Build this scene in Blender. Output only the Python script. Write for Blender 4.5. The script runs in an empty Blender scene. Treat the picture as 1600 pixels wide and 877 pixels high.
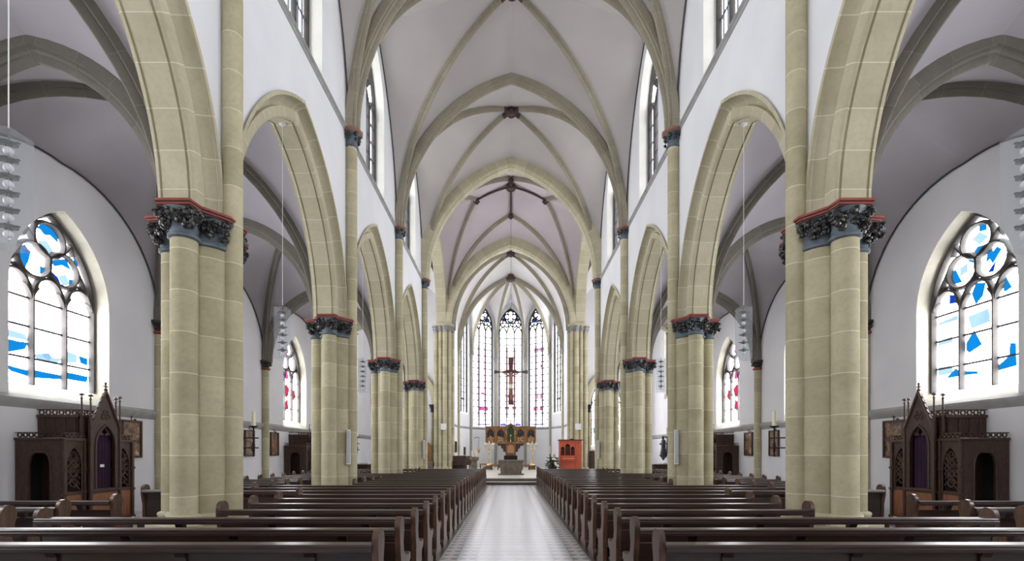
import bpy, math, random
from mathutils import Vector as V, Matrix
from mathutils.geometry import tessellate_polygon
random.seed(7)
PI = math.pi
SC = bpy.context.scene
COL = SC.collection

# ------------------------------------------------------------------ helpers
def lin(c):
    return tuple(((x / 12.92) if x <= .04045 else ((x + .055) / 1.055) ** 2.4) for x in c)
def rgb(r, g, b):
    return (*lin((r / 255, g / 255, b / 255)), 1)

class MB:
    def __init__(s):
        s.v, s.f, s.uv, s.mi = [], [], [], []
    def vert(s, p):
        s.v.append(tuple(p)); return len(s.v) - 1
    def face(s, idx, uv=None, m=0):
        s.f.append(tuple(idx)); s.uv.append(uv or [(0, 0)] * len(idx)); s.mi.append(m)
    def poly(s, pts, m=0):
        s.face([s.vert(p) for p in pts], None, m)
    def grid(s, rows, closed=False, m=0, us=None, flip=False):
        n, k = len(rows), len(rows[0])
        if us is None:
            us = [0]
            for i in range(1, n):
                us.append(us[-1] + (V(rows[i][0]) - V(rows[i - 1][0])).length)
        ids = [[s.vert(p) for p in r] for r in rows]
        for i in range(n - 1):
            for j in range(k if closed else k - 1):
                a, b = j, (j + 1) % k
                q = [ids[i][a], ids[i][b], ids[i + 1][b], ids[i + 1][a]]
                w = [(us[i], j), (us[i], j + 1), (us[i + 1], j + 1), (us[i + 1], j)]
                if flip: q.reverse(); w.reverse()
                s.face(q, w, m)
        return ids
    def lathe(s, cx, cy, prof, seg=18, m=0, us=None, a0=0, sx=1, sy=1):
        rows = [[(cx + r * sx * math.cos(a0 + 2 * PI * j / seg), cy + r * sy * math.sin(a0 + 2 * PI * j / seg), z) for j in range(seg)] for r, z in prof]
        ids = s.grid(rows, True, m, us or [p[1] for p in prof])
        if prof[0][0] > 1e-4: s.face(ids[0][::-1], None, m)
        if prof[-1][0] > 1e-4: s.face(ids[-1], None, m)
    def box(s, x0, x1, y0, y1, z0, z1, m=0):
        c = [s.vert((x, y, z)) for z in (z0, z1) for y in (y0, y1) for x in (x0, x1)]
        for q in ((0, 2, 3, 1), (4, 5, 7, 6), (0, 1, 5, 4), (2, 6, 7, 3), (0, 4, 6, 2), (1, 3, 7, 5)):
            s.face([c[i] for i in q], [(s.v[c[i]][2], 0) for i in q], m)
    def bbox(s, x0, x1, y0, y1, z0, z1, b=.01, m=0):        # box with chamfered long edges, extruded along its longest side
        d = [x1 - x0, y1 - y0, z1 - z0]; ax = d.index(max(d))
        L = [(x0, x1), (y0, y1), (z0, z1)]; o = [i for i in range(3) if i != ax]
        (a0, a1), (b0, b1) = L[o[0]], L[o[1]]
        pl = [(a0 + b, b0), (a1 - b, b0), (a1, b0 + b), (a1, b1 - b), (a1 - b, b1), (a0 + b, b1), (a0, b1 - b), (a0, b0 + b)]
        def mk(t, p):
            c = [0, 0, 0]; c[ax] = t; c[o[0]], c[o[1]] = p; return c
        rows = [[mk(t, p) for p in pl] for t in L[ax]]
        ids = s.grid(rows, True, m)
        s.face(ids[0][::-1], None, m); s.face(ids[1], None, m)
    def prism(s, pl, fn, c0, c1, m=0):                      # polygon pl extruded between c0 and c1; fn(a,b,c) -> point
        r0 = [fn(a, b, c0) for a, b in pl]; r1 = [fn(a, b, c1) for a, b in pl]
        ids = s.grid([r0, r1], True, m)
        s.face(ids[0][::-1], None, m); s.face(ids[1], None, m)
    def tube(s, pts, r, seg=8, m=0, caps=True):
        pts = [V(p) for p in pts]; rs = r if isinstance(r, list) else [r] * len(pts)
        rows, up = [], None
        for i, p in enumerate(pts):
            t = (pts[min(i + 1, len(pts) - 1)] - pts[max(i - 1, 0)]).normalized()
            if up is None:
                up = t.orthogonal().normalized()
            up = (up - t * up.dot(t)).normalized(); w = t.cross(up)
            rows.append([p + (up * math.cos(2 * PI * j / seg) + w * math.sin(2 * PI * j / seg)) * rs[i] for j in range(seg)])
        ids = s.grid(rows, True, m)
        if caps: s.face(ids[0][::-1], None, m); s.face(ids[-1], None, m)
    def ball(s, c, rx, ry=None, rz=None, rot=None, seg=8, rings=6, m=0):
        ry = ry or rx; rz = rz or rx
        c = V(c); R = rot or Matrix.Identity(3)
        rows = []
        for i in range(rings + 1):
            t = PI * i / rings; rr = max(math.sin(t), .02)
            rows.append([c + R @ V((rx * rr * math.cos(2 * PI * j / seg), ry * rr * math.sin(2 * PI * j / seg), -rz * math.cos(t))) for j in range(seg)])
        s.grid(rows, True, m)
    def holes(s, outer, hs, fn, m=0):                       # flat polygon with holes
        loops = [[V((a, b, 0)) for a, b in l] for l in [outer] + hs]
        flat = [p for l in loops for p in l]
        ids = [s.vert(fn(p.x, p.y)) for p in flat]
        for t in tessellate_polygon(loops):
            s.face([ids[i] for i in t], [(flat[i].y, flat[i].x) for i in t], m)
    def slab(s, outer, hs, fn, c0, c1, m=0):                # polygon with holes and thickness; fn(a,b,c)
        s.holes(outer, hs, lambda a, b: fn(a, b, c0), m); s.holes(outer, hs, lambda a, b: fn(a, b, c1), m)
        for l in [outer] + hs:
            s.grid([[fn(a, b, c0) for a, b in l], [fn(a, b, c1) for a, b in l]], True, m)
    def add(s, o, M=None):                                  # append another MB, transformed
        n = len(s.v); s.v += [tuple(M @ V(p)) if M else p for p in o.v]
        s.f += [tuple(i + n for i in f) for f in o.f]; s.uv += o.uv; s.mi += o.mi
    def build(s, name, mats, parent=None, smooth=True, loc=None, ang=35):
        me = bpy.data.meshes.new(name)
        me.from_pydata(s.v, [], s.f)
        ul = me.uv_layers.new(name='UVMap')
        flat = [c for u in s.uv for w in u for c in w]
        ul.data.foreach_set('uv', flat)
        for m in (mats if isinstance(mats, (list, tuple)) else [mats]): me.materials.append(m)
        me.polygons.foreach_set('material_index', s.mi)
        if smooth:
            me.polygons.foreach_set('use_smooth', [True] * len(s.f))
            me.set_sharp_from_angle(angle=math.radians(ang))
        me.update()
        o = bpy.data.objects.new(name, me); COL.objects.link(o)
        if parent: o.parent = parent
        if loc: o.location = loc
        return o

def tag(o, label=None, cat=None, group=None, kind=None):
    if label: o['label'] = label
    if cat: o['category'] = cat
    if group: o['group'] = group
    if kind: o['kind'] = kind
    return o
def thing(name, label, cat, loc=(0, 0, 0), rz=0, group=None, kind=None):
    o = bpy.data.objects.new(name, None); COL.objects.link(o)
    o.location = loc; o.rotation_euler = (0, 0, rz); o.empty_display_size = .2
    return tag(o, label, cat, group, kind)
KIDS = {}
def copy_tree(o, parent=None):
    c = o.copy(); COL.objects.link(c)
    if parent: c.parent = parent
    for ch in list(o.children): copy_tree(ch, c)
    return c
def dup(o, loc, rz=0, label=None, group=None):
    c = copy_tree(o); c.location = loc; c.rotation_euler = (0, 0, rz)
    if label: c['label'] = label
    if group: c['group'] = group
    return c

# ------------------------------------------------------------------ materials
def newmat(name):
    m = bpy.data.materials.new(name); m.use_nodes = True
    nt = m.node_tree; b = nt.nodes['Principled BSDF']
    return m, nt, b
def N(nt, t, **k):
    n = nt.nodes.new(t)
    for a, v in k.items(): setattr(n, a, v)
    return n
def mth(nt, op, a, b=None):
    n = N(nt, 'ShaderNodeMath', operation=op)
    for i, x in enumerate((a, b)):
        if x is None: continue
        if isinstance(x, (int, float)): n.inputs[i].default_value = x
        else: nt.links.new(x, n.inputs[i])
    return n.outputs[0]
def mixc(nt, f, a, b):
    n = N(nt, 'ShaderNodeMix', data_type='RGBA')
    for i, x in ((0, f), (6, a), (7, b)):
        if isinstance(x, (int, float, tuple)): n.inputs[i].default_value = x
        else: nt.links.new(x, n.inputs[i])
    return n.outputs[2]
def noise(nt, scale, detail=4, coord='Object', sc3=None):
    tc = N(nt, 'ShaderNodeTexCoord'); n = N(nt, 'ShaderNodeTexNoise')
    n.inputs['Scale'].default_value = scale; n.inputs['Detail'].default_value = detail
    if sc3:
        mp = N(nt, 'ShaderNodeMapping'); mp.inputs['Scale'].default_value = sc3
        nt.links.new(tc.outputs[coord], mp.inputs[0]); nt.links.new(mp.outputs[0], n.inputs['Vector'])
    else: nt.links.new(tc.outputs[coord], n.inputs['Vector'])
    return n.outputs['Fac']
def sharp(nt, x, a, b):
    n = N(nt, 'ShaderNodeMapRange'); n.inputs[1].default_value = a; n.inputs[2].default_value = b
    nt.links.new(x, n.inputs[0]); return n.outputs[0]
def bumpy(nt, b, h, s=.3, d=.01):
    n = N(nt, 'ShaderNodeBump'); n.inputs['Strength'].default_value = s; n.inputs['Distance'].default_value = d
    nt.links.new(h, n.inputs['Height']); nt.links.new(n.outputs[0], b.inputs['Normal'])
def simple(name, c1, c2=None, scale=6, rough=.6, metal=0, bump=0, sc3=None, spec=None):
    m, nt, b = newmat(name)
    c2 = c2 or c1
    f = noise(nt, scale, 5, sc3=sc3)
    nt.links.new(mixc(nt, sharp(nt, f, .3, .7), c1, c2), b.inputs['Base Color'])
    b.inputs['Roughness'].default_value = rough; b.inputs['Metallic'].default_value = metal
    if spec is not None: b.inputs['Specular IOR Level'].default_value = spec
    if bump: bumpy(nt, b, f, bump)
    return m
def stone(name, c1, c2, L=.62, joint=rgb(226, 222, 200), jw=.014, rough=.85):
    m, nt, b = newmat(name)
    uv = N(nt, 'ShaderNodeUVMap'); sp = N(nt, 'ShaderNodeSeparateXYZ'); nt.links.new(uv.outputs[0], sp.inputs[0])
    u = mth(nt, 'DIVIDE', sp.outputs[0], L)
    fr = mth(nt, 'FRACT', u); bl = mth(nt, 'FLOOR', u)
    jm = mth(nt, 'LESS_THAN', mth(nt, 'ABSOLUTE', mth(nt, 'SUBTRACT', fr, .5)), jw / L / 2)
    wn = N(nt, 'ShaderNodeTexWhiteNoise', noise_dimensions='4D'); oi = N(nt, 'ShaderNodeObjectInfo')
    nt.links.new(mth(nt, 'ADD', mth(nt, 'ROUND', u), mth(nt, 'MULTIPLY', oi.outputs['Random'], 50)), wn.inputs['W'])
    f = noise(nt, 2.2, 6)
    f2 = noise(nt, 14, 4)
    t = mth(nt, 'ADD', mth(nt, 'MULTIPLY', wn.outputs['Value'], .55), mth(nt, 'MULTIPLY', sharp(nt, f, .3, .7), .45))
    c = mixc(nt, t, c1, c2)
    c = mixc(nt, mth(nt, 'MULTIPLY', sharp(nt, f2, .45, .75), .25), c, tuple(x * .72 for x in c1[:3]) + (1,))
    c = mixc(nt, mth(nt, 'MULTIPLY', jm, .6), c, joint)
    nt.links.new(c, b.inputs['Base Color']); b.inputs['Roughness'].default_value = rough
    bumpy(nt, b, f2, .15, .01)
    return m
def emit(name, c, s):
    m = bpy.data.materials.new(name); m.use_nodes = True; nt = m.node_tree; nt.nodes.clear()
    e = N(nt, 'ShaderNodeEmission'); o = N(nt, 'ShaderNodeOutputMaterial')
    f = noise(nt, 3.0, 3)
    nt.links.new(mixc(nt, sharp(nt, f, .3, .7), c, tuple(x * .85 for x in c[:3]) + (1,)), e.inputs[0]); e.inputs[1].default_value = s
    nt.links.new(e.outputs[0], o.inputs[0]); return m

SAND = stone('sandstone', rgb(154, 147, 119), rgb(194, 187, 158))
SAND2 = stone('arch_sandstone', rgb(168, 162, 136), rgb(192, 186, 162), .55)
RIBM = stone('rib_stone', rgb(140, 134, 118), rgb(158, 152, 134), .7, rgb(172, 166, 148))
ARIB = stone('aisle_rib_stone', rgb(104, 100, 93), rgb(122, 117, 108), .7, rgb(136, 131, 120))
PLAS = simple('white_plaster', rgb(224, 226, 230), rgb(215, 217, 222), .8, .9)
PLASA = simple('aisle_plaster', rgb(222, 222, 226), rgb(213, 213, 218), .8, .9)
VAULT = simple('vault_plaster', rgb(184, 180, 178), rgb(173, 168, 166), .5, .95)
VAULTX = simple('crossing_vault_plaster', rgb(190, 181, 186), rgb(180, 171, 177), .5, .95)
VAULTC = simple('chancel_vault_plaster', rgb(226, 224, 224), rgb(216, 214, 215), .5, .95)
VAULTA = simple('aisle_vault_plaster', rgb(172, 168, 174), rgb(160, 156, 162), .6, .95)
CAPB = simple('painted_capital_blue', rgb(104, 116, 126), rgb(74, 84, 94), 9, .6, bump=.2)
LEAF = simple('carved_dark_leaf', rgb(26, 25, 25), rgb(52, 50, 49), 20, .3, bump=.4)
LEAFG = simple('carved_grey_leaf', rgb(120, 119, 118), rgb(168, 165, 160), 20, .6)
RED = simple('red_painted_abacus', rgb(150, 72, 60), rgb(128, 58, 50), 5, .6)
TANR = simple('faded_red_ring', rgb(146, 104, 84), rgb(128, 88, 72), 5, .6)
DARKR = simple('dark_red_line', rgb(66, 34, 30), rgb(50, 28, 26), 5, .6)
MAROON = simple('painted_maroon', rgb(84, 62, 60), rgb(56, 44, 46), 14, .7)
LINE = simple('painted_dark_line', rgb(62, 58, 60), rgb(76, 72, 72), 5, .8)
STRG = simple('grey_string_course', rgb(166, 166, 164), rgb(148, 148, 146), 3, .8)
STRW = simple('pale_sill_stone', rgb(172, 168, 154), rgb(156, 152, 138), 3, .8)
WOOD = simple('dark_pew_wood', rgb(60, 41, 36), rgb(36, 25, 22), 3, .31, bump=.08, sc3=(.6, 5, 5), spec=.6)
WOODE = simple('lit_pew_end_wood', rgb(96, 68, 52), rgb(54, 39, 32), 5, .36, bump=.08, sc3=(4, 4, 1))  # warmer than the pew boards: light on the end edges put into the colour
WOODC = simple('carved_oak', rgb(78, 53, 43), rgb(50, 34, 28), 8, .5, bump=.2, sc3=(3, 3, 1))
WOODL = simple('lit_oak', rgb(150, 98, 64), rgb(112, 70, 46), 5, .5, sc3=(4, 4, .6))
ORNG = simple('orange_varnished_wood', rgb(196, 92, 58), rgb(168, 72, 46), 5, .4, sc3=(4, 4, .6))
DARK = simple('dark_interior', rgb(26, 20, 19), rgb(18, 14, 14), 4, .8)
PURP = simple('purple_curtain', rgb(56, 20, 58), rgb(34, 11, 38), 3, .8)
GOLD = simple('gilded_wood', rgb(166, 128, 80), rgb(112, 80, 48), 7, .4, .3)
BRASS = simple('brass', rgb(220, 196, 140), rgb(200, 168, 110), 7, .25, .8)
IRON = simple('black_iron', rgb(34, 32, 32), rgb(24, 22, 22), 8, .5, .4)
WAX = simple('ivory_wax', rgb(238, 232, 208), rgb(228, 222, 196), 4, .5)
GREYS = simple('grey_altar_stone', rgb(126, 115, 101), rgb(98, 90, 80), 5, .8, bump=.2)
WHITE = simple('white_painted', rgb(226, 228, 228), rgb(216, 218, 220), 4, .6)
SPK = simple('grey_speaker_grille', rgb(190, 196, 200), rgb(170, 176, 182), 60, .5)
GREEN = simple('green_niche', rgb(58, 104, 74), rgb(36, 74, 54), 6, .5)
BLUEG = simple('blue_grey_relief', rgb(60, 72, 86), rgb(40, 46, 58), 9, .6)
FLESH = simple('carved_limewood', rgb(170, 128, 108), rgb(142, 100, 86), 9, .6)
FIG = simple('polychrome_robe', rgb(214, 176, 130), rgb(150, 90, 60), 14, .5)
CROSSW = simple('red_brown_cross_wood', rgb(116, 70, 64), rgb(88, 50, 48), 6, .5, sc3=(4, 4, 1))
CROSSG = simple('grey_cross_end', rgb(92, 92, 90), rgb(72, 72, 72), 6, .5)
PLANT = simple('plant_green', rgb(52, 72, 48), rgb(34, 50, 32), 9, .5)
PETAL = simple('white_petal', rgb(232, 232, 222), rgb(222, 220, 206), 9, .5)
TRAC = simple('tracery_stone', rgb(84, 80, 78), rgb(68, 65, 64), 5, .8)
LEAD = simple('lead_came', rgb(70, 72, 84), rgb(56, 58, 68), 5, .6)
TILE2 = simple('platform_tiles', rgb(206, 200, 190), rgb(190, 184, 174), 3, .35)
STEPD = simple('dark_step_riser', rgb(92, 82, 76), rgb(74, 66, 62), 4, .5)
GW = emit('clear_window_glass', (1, 1, 1.03, 1), 7.5)
GWA = emit('clear_aisle_glass', (1, 1, 1.03, 1), 13.0)
GAP = emit('clear_apse_glass', (1, 1, 1.02, 1), 3.0)
GAS = emit('side_apse_glass', (1, 1, 1.02, 1), 9.0)
GTR = emit('added_transept_glass', (1, 1, 1.02, 1), 7.5)
GWB = emit('added_west_window_glass', (1, 1, 1, 1), 3.4)
GCL = emit('leaded_clerestory_glass', (1, 1, 1.02, 1), 4.6)
GB = emit('blue_window_glass', rgb(20, 140, 224), .6)
GB2 = emit('deep_blue_window_glass', rgb(24, 74, 200), .55)
GBL = emit('pale_blue_window_glass', rgb(176, 216, 246), .68)
GP = emit('pink_window_glass', rgb(236, 96, 172), .66)
GR = emit('red_window_glass', rgb(220, 62, 96), .62)
GV = emit('violet_window_glass', rgb(128, 118, 220), .64)
GPL = emit('pale_pink_window_glass', rgb(250, 206, 232), .75)
BULB = simple('opal_bulb', rgb(240, 240, 240), rgb(226, 226, 228), 5, .12)

def floor_mat():
    m, nt, b = newmat('floor_tiles')
    tc = N(nt, 'ShaderNodeTexCoord'); mp = N(nt, 'ShaderNodeMapping'); mp.inputs['Rotation'].default_value = (0, 0, PI / 4)
    nt.links.new(tc.outputs['Object'], mp.inputs[0])
    ck = N(nt, 'ShaderNodeTexChecker'); ck.inputs['Scale'].default_value = 1 / .2
    nt.links.new(mp.outputs[0], ck.inputs[0])
    sx = N(nt, 'ShaderNodeSeparateXYZ'); nt.links.new(tc.outputs['Object'], sx.inputs[0])
    ax = mth(nt, 'ABSOLUTE', sx.outputs[0])
    border = mth(nt, 'MULTIPLY', mth(nt, 'GREATER_THAN', ax, .86), mth(nt, 'LESS_THAN', ax, 1.3))
    f = noise(nt, 9, 4)
    field = mixc(nt, mth(nt, 'MULTIPLY', ck.outputs[1], .8), rgb(206, 206, 212), rgb(182, 182, 190))
    bord = mixc(nt, ck.outputs[1], rgb(196, 193, 190), rgb(96, 92, 94))
    field = mixc(nt, mth(nt, 'MULTIPLY', mth(nt, 'GREATER_THAN', ax, .57), mth(nt, 'MULTIPLY', ck.outputs[1], .5)), field, rgb(128, 126, 132))
    c = mixc(nt, border, field, bord)
    c = mixc(nt, mth(nt, 'MULTIPLY', sharp(nt, f, .35, .7), .3), c, rgb(150, 148, 152))
    nt.links.new(c, b.inputs['Base Color']); b.inputs['Roughness'].default_value = .28
    b.inputs['Specular IOR Level'].default_value = .6
    bumpy(nt, b, f, .06, .004)
    return m
FLOOR = floor_mat()
REVC = simple('clerestory_reveal', rgb(206, 206, 202), rgb(194, 194, 188), 1.2, .9)
TRACD = simple('dark_tracery', rgb(58, 56, 54), rgb(44, 43, 43), 5, .8)
def acrylic():
    m, nt, b = newmat('clear_acrylic')
    t = N(nt, 'ShaderNodeBsdfTransparent'); t.inputs[0].default_value = (.93, .94, .95, 1)
    g = N(nt, 'ShaderNodeBsdfPrincipled'); g.inputs['Base Color'].default_value = rgb(232, 234, 238); g.inputs['Roughness'].default_value = .15
    mx = N(nt, 'ShaderNodeMixShader'); mx.inputs[0].default_value = .09
    nt.links.new(t.outputs[0], mx.inputs[1]); nt.links.new(g.outputs[0], mx.inputs[2])
    nt.links.new(mx.outputs[0], nt.nodes['Material Output'].inputs[0])
    return m
ACR = acrylic()
def painting(name, seed):
    m, nt, b = newmat(name)
    tc = N(nt, 'ShaderNodeTexCoord'); mp = N(nt, 'ShaderNodeMapping'); mp.inputs['Location'].default_value = (seed * 3.1, seed * 1.7, seed)
    nt.links.new(tc.outputs['Object'], mp.inputs[0])
    n = N(nt, 'ShaderNodeTexNoise'); n.inputs['Scale'].default_value = 4.5; n.inputs['Detail'].default_value = 5; nt.links.new(mp.outputs[0], n.inputs['Vector'])
    r = N(nt, 'ShaderNodeValToRGB'); e = r.color_ramp.elements
    e[0].position = .32; e[0].color = rgb(50, 40, 36); e[1].position = .72; e[1].color = rgb(206, 190, 160)
    for p, c in ((.44, rgb(96, 72, 56)), (.53, rgb(142, 116, 82)), (.6, rgb(110, 60, 48))):
        q = e.new(p); q.color = c
    nt.links.new(n.outputs['Fac'], r.inputs[0]); nt.links.new(r.outputs[0], b.inputs['Base Color']); b.inputs['Roughness'].default_value = .4
    return m

# ------------------------------------------------------------------ curves, arches
def arc_up(a, h, n=14):
    R = (a * a + h * h) / (2 * a); pm = math.atan2(h, R - a)
    return [(R - R * math.cos(pm * i / n), R * math.sin(pm * i / n)) for i in range(n + 1)]
def curve(P, Q, n=14):
    P, Q = V(P), V(Q); H = V((Q.x - P.x, Q.y - P.y, 0)); a = H.length; H.normalize()
    return [P + H * s + V((0, 0, z)) for s, z in arc_up(a, Q.z - P.z, n)]
def sweep(mb, P, Q, prof, side, n=14, m=0, mitre=True, u0=0, closed=False):
    P, Q = V(P), V(Q); H = V((Q.x - P.x, Q.y - P.y, 0)).normalized(); S = V(side)
    pts = curve(P, Q, n); rows = []; us = [u0]
    for i, p in enumerate(pts):
        if i == 0: T = V((0, 0, 1))
        elif i == n: T = (pts[n] - pts[n - 1]).normalized()
        else: T = (pts[i + 1] - pts[i - 1]).normalized()
        Nn = H * T.z - V((0, 0, 1)) * T.dot(H)
        r = [p + S * a + Nn * b for a, b in prof]
        if i == n and mitre and abs(H.dot(T)) > .05:
            r = [q - T * (H.dot(q - Q) / H.dot(T)) for q in r]
        rows.append(r)
        if i: us.append(us[-1] + (pts[i] - pts[i - 1]).length)
    mb.grid(rows, closed, m, us)
def loft(mb, A, B, k=5, bulge=0, m=0):
    rows = []
    n = len(A) - 1
    for i in range(n + 1):
        rows.append([A[i].lerp(B[i], j / k) + V((0, 0, bulge * math.sin(PI * j / k) * math.sin(PI / 2 * i / n))) for j in range(k + 1)])
    mb.grid(rows, False, m)
def resample(pts, n):
    L = [0]
    for a, b in zip(pts, pts[1:]): L.append(L[-1] + (b - a).length)
    out = []; j = 0
    for i in range(n + 1):
        t = L[-1] * i / n
        while j < len(L) - 2 and L[j + 1] < t: j += 1
        out.append(pts[j].lerp(pts[j + 1], (t - L[j]) / max(L[j + 1] - L[j], 1e-9)))
    return out
def ogive(hw, sill, spring, apex, n=10):
    a = arc_up(hw, apex - spring, n)
    return [(-hw, sill), (hw, sill)] + [(hw - s, spring + z) for s, z in a] + [(-hw + s, spring + z) for s, z in reversed(a[:-1])]
def ohead(hw, spring, apex, n=10, cu=0):
    a = arc_up(hw, apex - spring, n)
    return [(cu - hw + s, spring + z) for s, z in a] + [(cu + hw - s, spring + z) for s, z in reversed(a[:-1])]
def bar(mb, pts, w, y0, y1, closed=False, m=0):             # moulded stone bar along a line in the window's plane
    P = [V(p).to_2d() for p in pts]; n = len(P); rows = []
    ym = (y0 + y1) / 2
    for i, p in enumerate(P):
        a = P[(i - 1) % n] if (closed or i) else p; b = P[(i + 1) % n] if (closed or i < n - 1) else p
        d1 = (p - a).normalized() if a is not p else None; d2 = (b - p).normalized() if b is not p else None
        t = ((d1 or d2) + (d2 or d1)); t = t.normalized() if t.length > 1e-4 else (d2 or d1)
        k = 1 / max(.45, abs(t.dot(d2 or d1)))
        nn = V((-t.y, t.x)) * (w / 2 * k)
        rows.append([(p.x + nn.x * f, y, p.y + nn.y * f) for f, y in ((.35, y0), (1, ym - .01), (1, ym + .01), (.35, y1), (-.35, y1), (-1, ym + .01), (-1, ym - .01), (-.35, y0))])
    if closed: rows.append(rows[0])
    mb.grid(rows, True, m)
def circ(cx, cz, r, n=20, a0=0): return [(cx + r * math.cos(a0 + 2 * PI * i / n), cz + r * math.sin(a0 + 2 * PI * i / n)) for i in range(n)]
def foil(cx, cz, R, k, a0=PI / 2, n=8):                     # k-lobed foil outline
    out = []; r = R * math.sin(PI / k) / (1 + math.sin(PI / k)) * 1.08; d = R - r
    half = PI / 2 + PI / k
    for i in range(k):
        a = a0 + 2 * PI * i / k
        for j in range(n + 1):
            b = a - half * .93 + 2 * half * .93 * j / n
            out.append((cx + d * math.cos(a) + r * math.cos(b), cz + d * math.sin(a) + r * math.sin(b)))
    return out
def tref_head(cu, hw, spring, apex):                         # cusped light head, open polyline
    h = apex - spring
    pts = []
    for i in range(6): t = i / 5; pts.append((cu - hw + hw * .18 * math.sin(PI * t) * 0 + hw * .30 * t * t, spring + h * .45 * t))
    for i in range(1, 8):
        t = i / 7; a = PI - (PI / 2) * t - (-.35) * (1 - t)
        pts.append((cu + hw * .78 * math.cos(a), spring + h * .45 + h * .55 * math.sin(a) * (1 if t else .9)))
    return pts + [(2 * cu - x, z) for x, z in reversed(pts[:-1])]

# ------------------------------------------------------------------ main dimensions (metres; camera stands near x=0, y=0 looking +y)
PY = [2.02, 8.15, 14.28, 20.41, 26.54]; BAY = 6.13
WX = 4.73; PXC = 5.03; AX = 10.15; SPR = 5.33; VSP = 10.75
YW = -4.11; YX = 36.0; YC = 39.53; FRONT = 24.3; PZ = .33

# floor, platform, steps
mb = MB(); mb.box(-AX - .1, AX + .1, YW, 44.5, -.2, 0)
tag(mb.build('floor', FLOOR, smooth=False), 'pale grey church floor of diagonal tiles with dark border', 'floor', kind='structure')
mb = MB()
pl = [(-4.4, FRONT + .42), (4.4, FRONT + .42), (4.4, YX), (4.1, YC), (3.3, 41.9), (1.27, 43.4), (-1.27, 43.4), (-3.3, 41.9), (-4.1, YC), (-4.4, YX)]
mb.prism(pl, lambda a, b, c: (a, b, c), .0, PZ - .05)
st = mb.build('chancel_step', STEPD, smooth=False)
tag(st, 'two low steps of pale tread and dark riser leading up to the chancel', 'steps', kind='structure')
mb = MB(); mb.prism(pl, lambda a, b, c: (a, b, c), PZ - .05, PZ); mb.build('platform_paving', TILE2, st, smooth=False)
mb = MB(); mb.box(-4.4, 4.4, FRONT, FRONT + .42, 0, .12); mb.build('lower_riser', STEPD, st, smooth=False)
mb = MB(); mb.bbox(-4.4, 4.4, FRONT - .03, FRONT + .42, .12, .165, .008); mb.build('lower_tread', TILE2, st, smooth=False)

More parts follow.
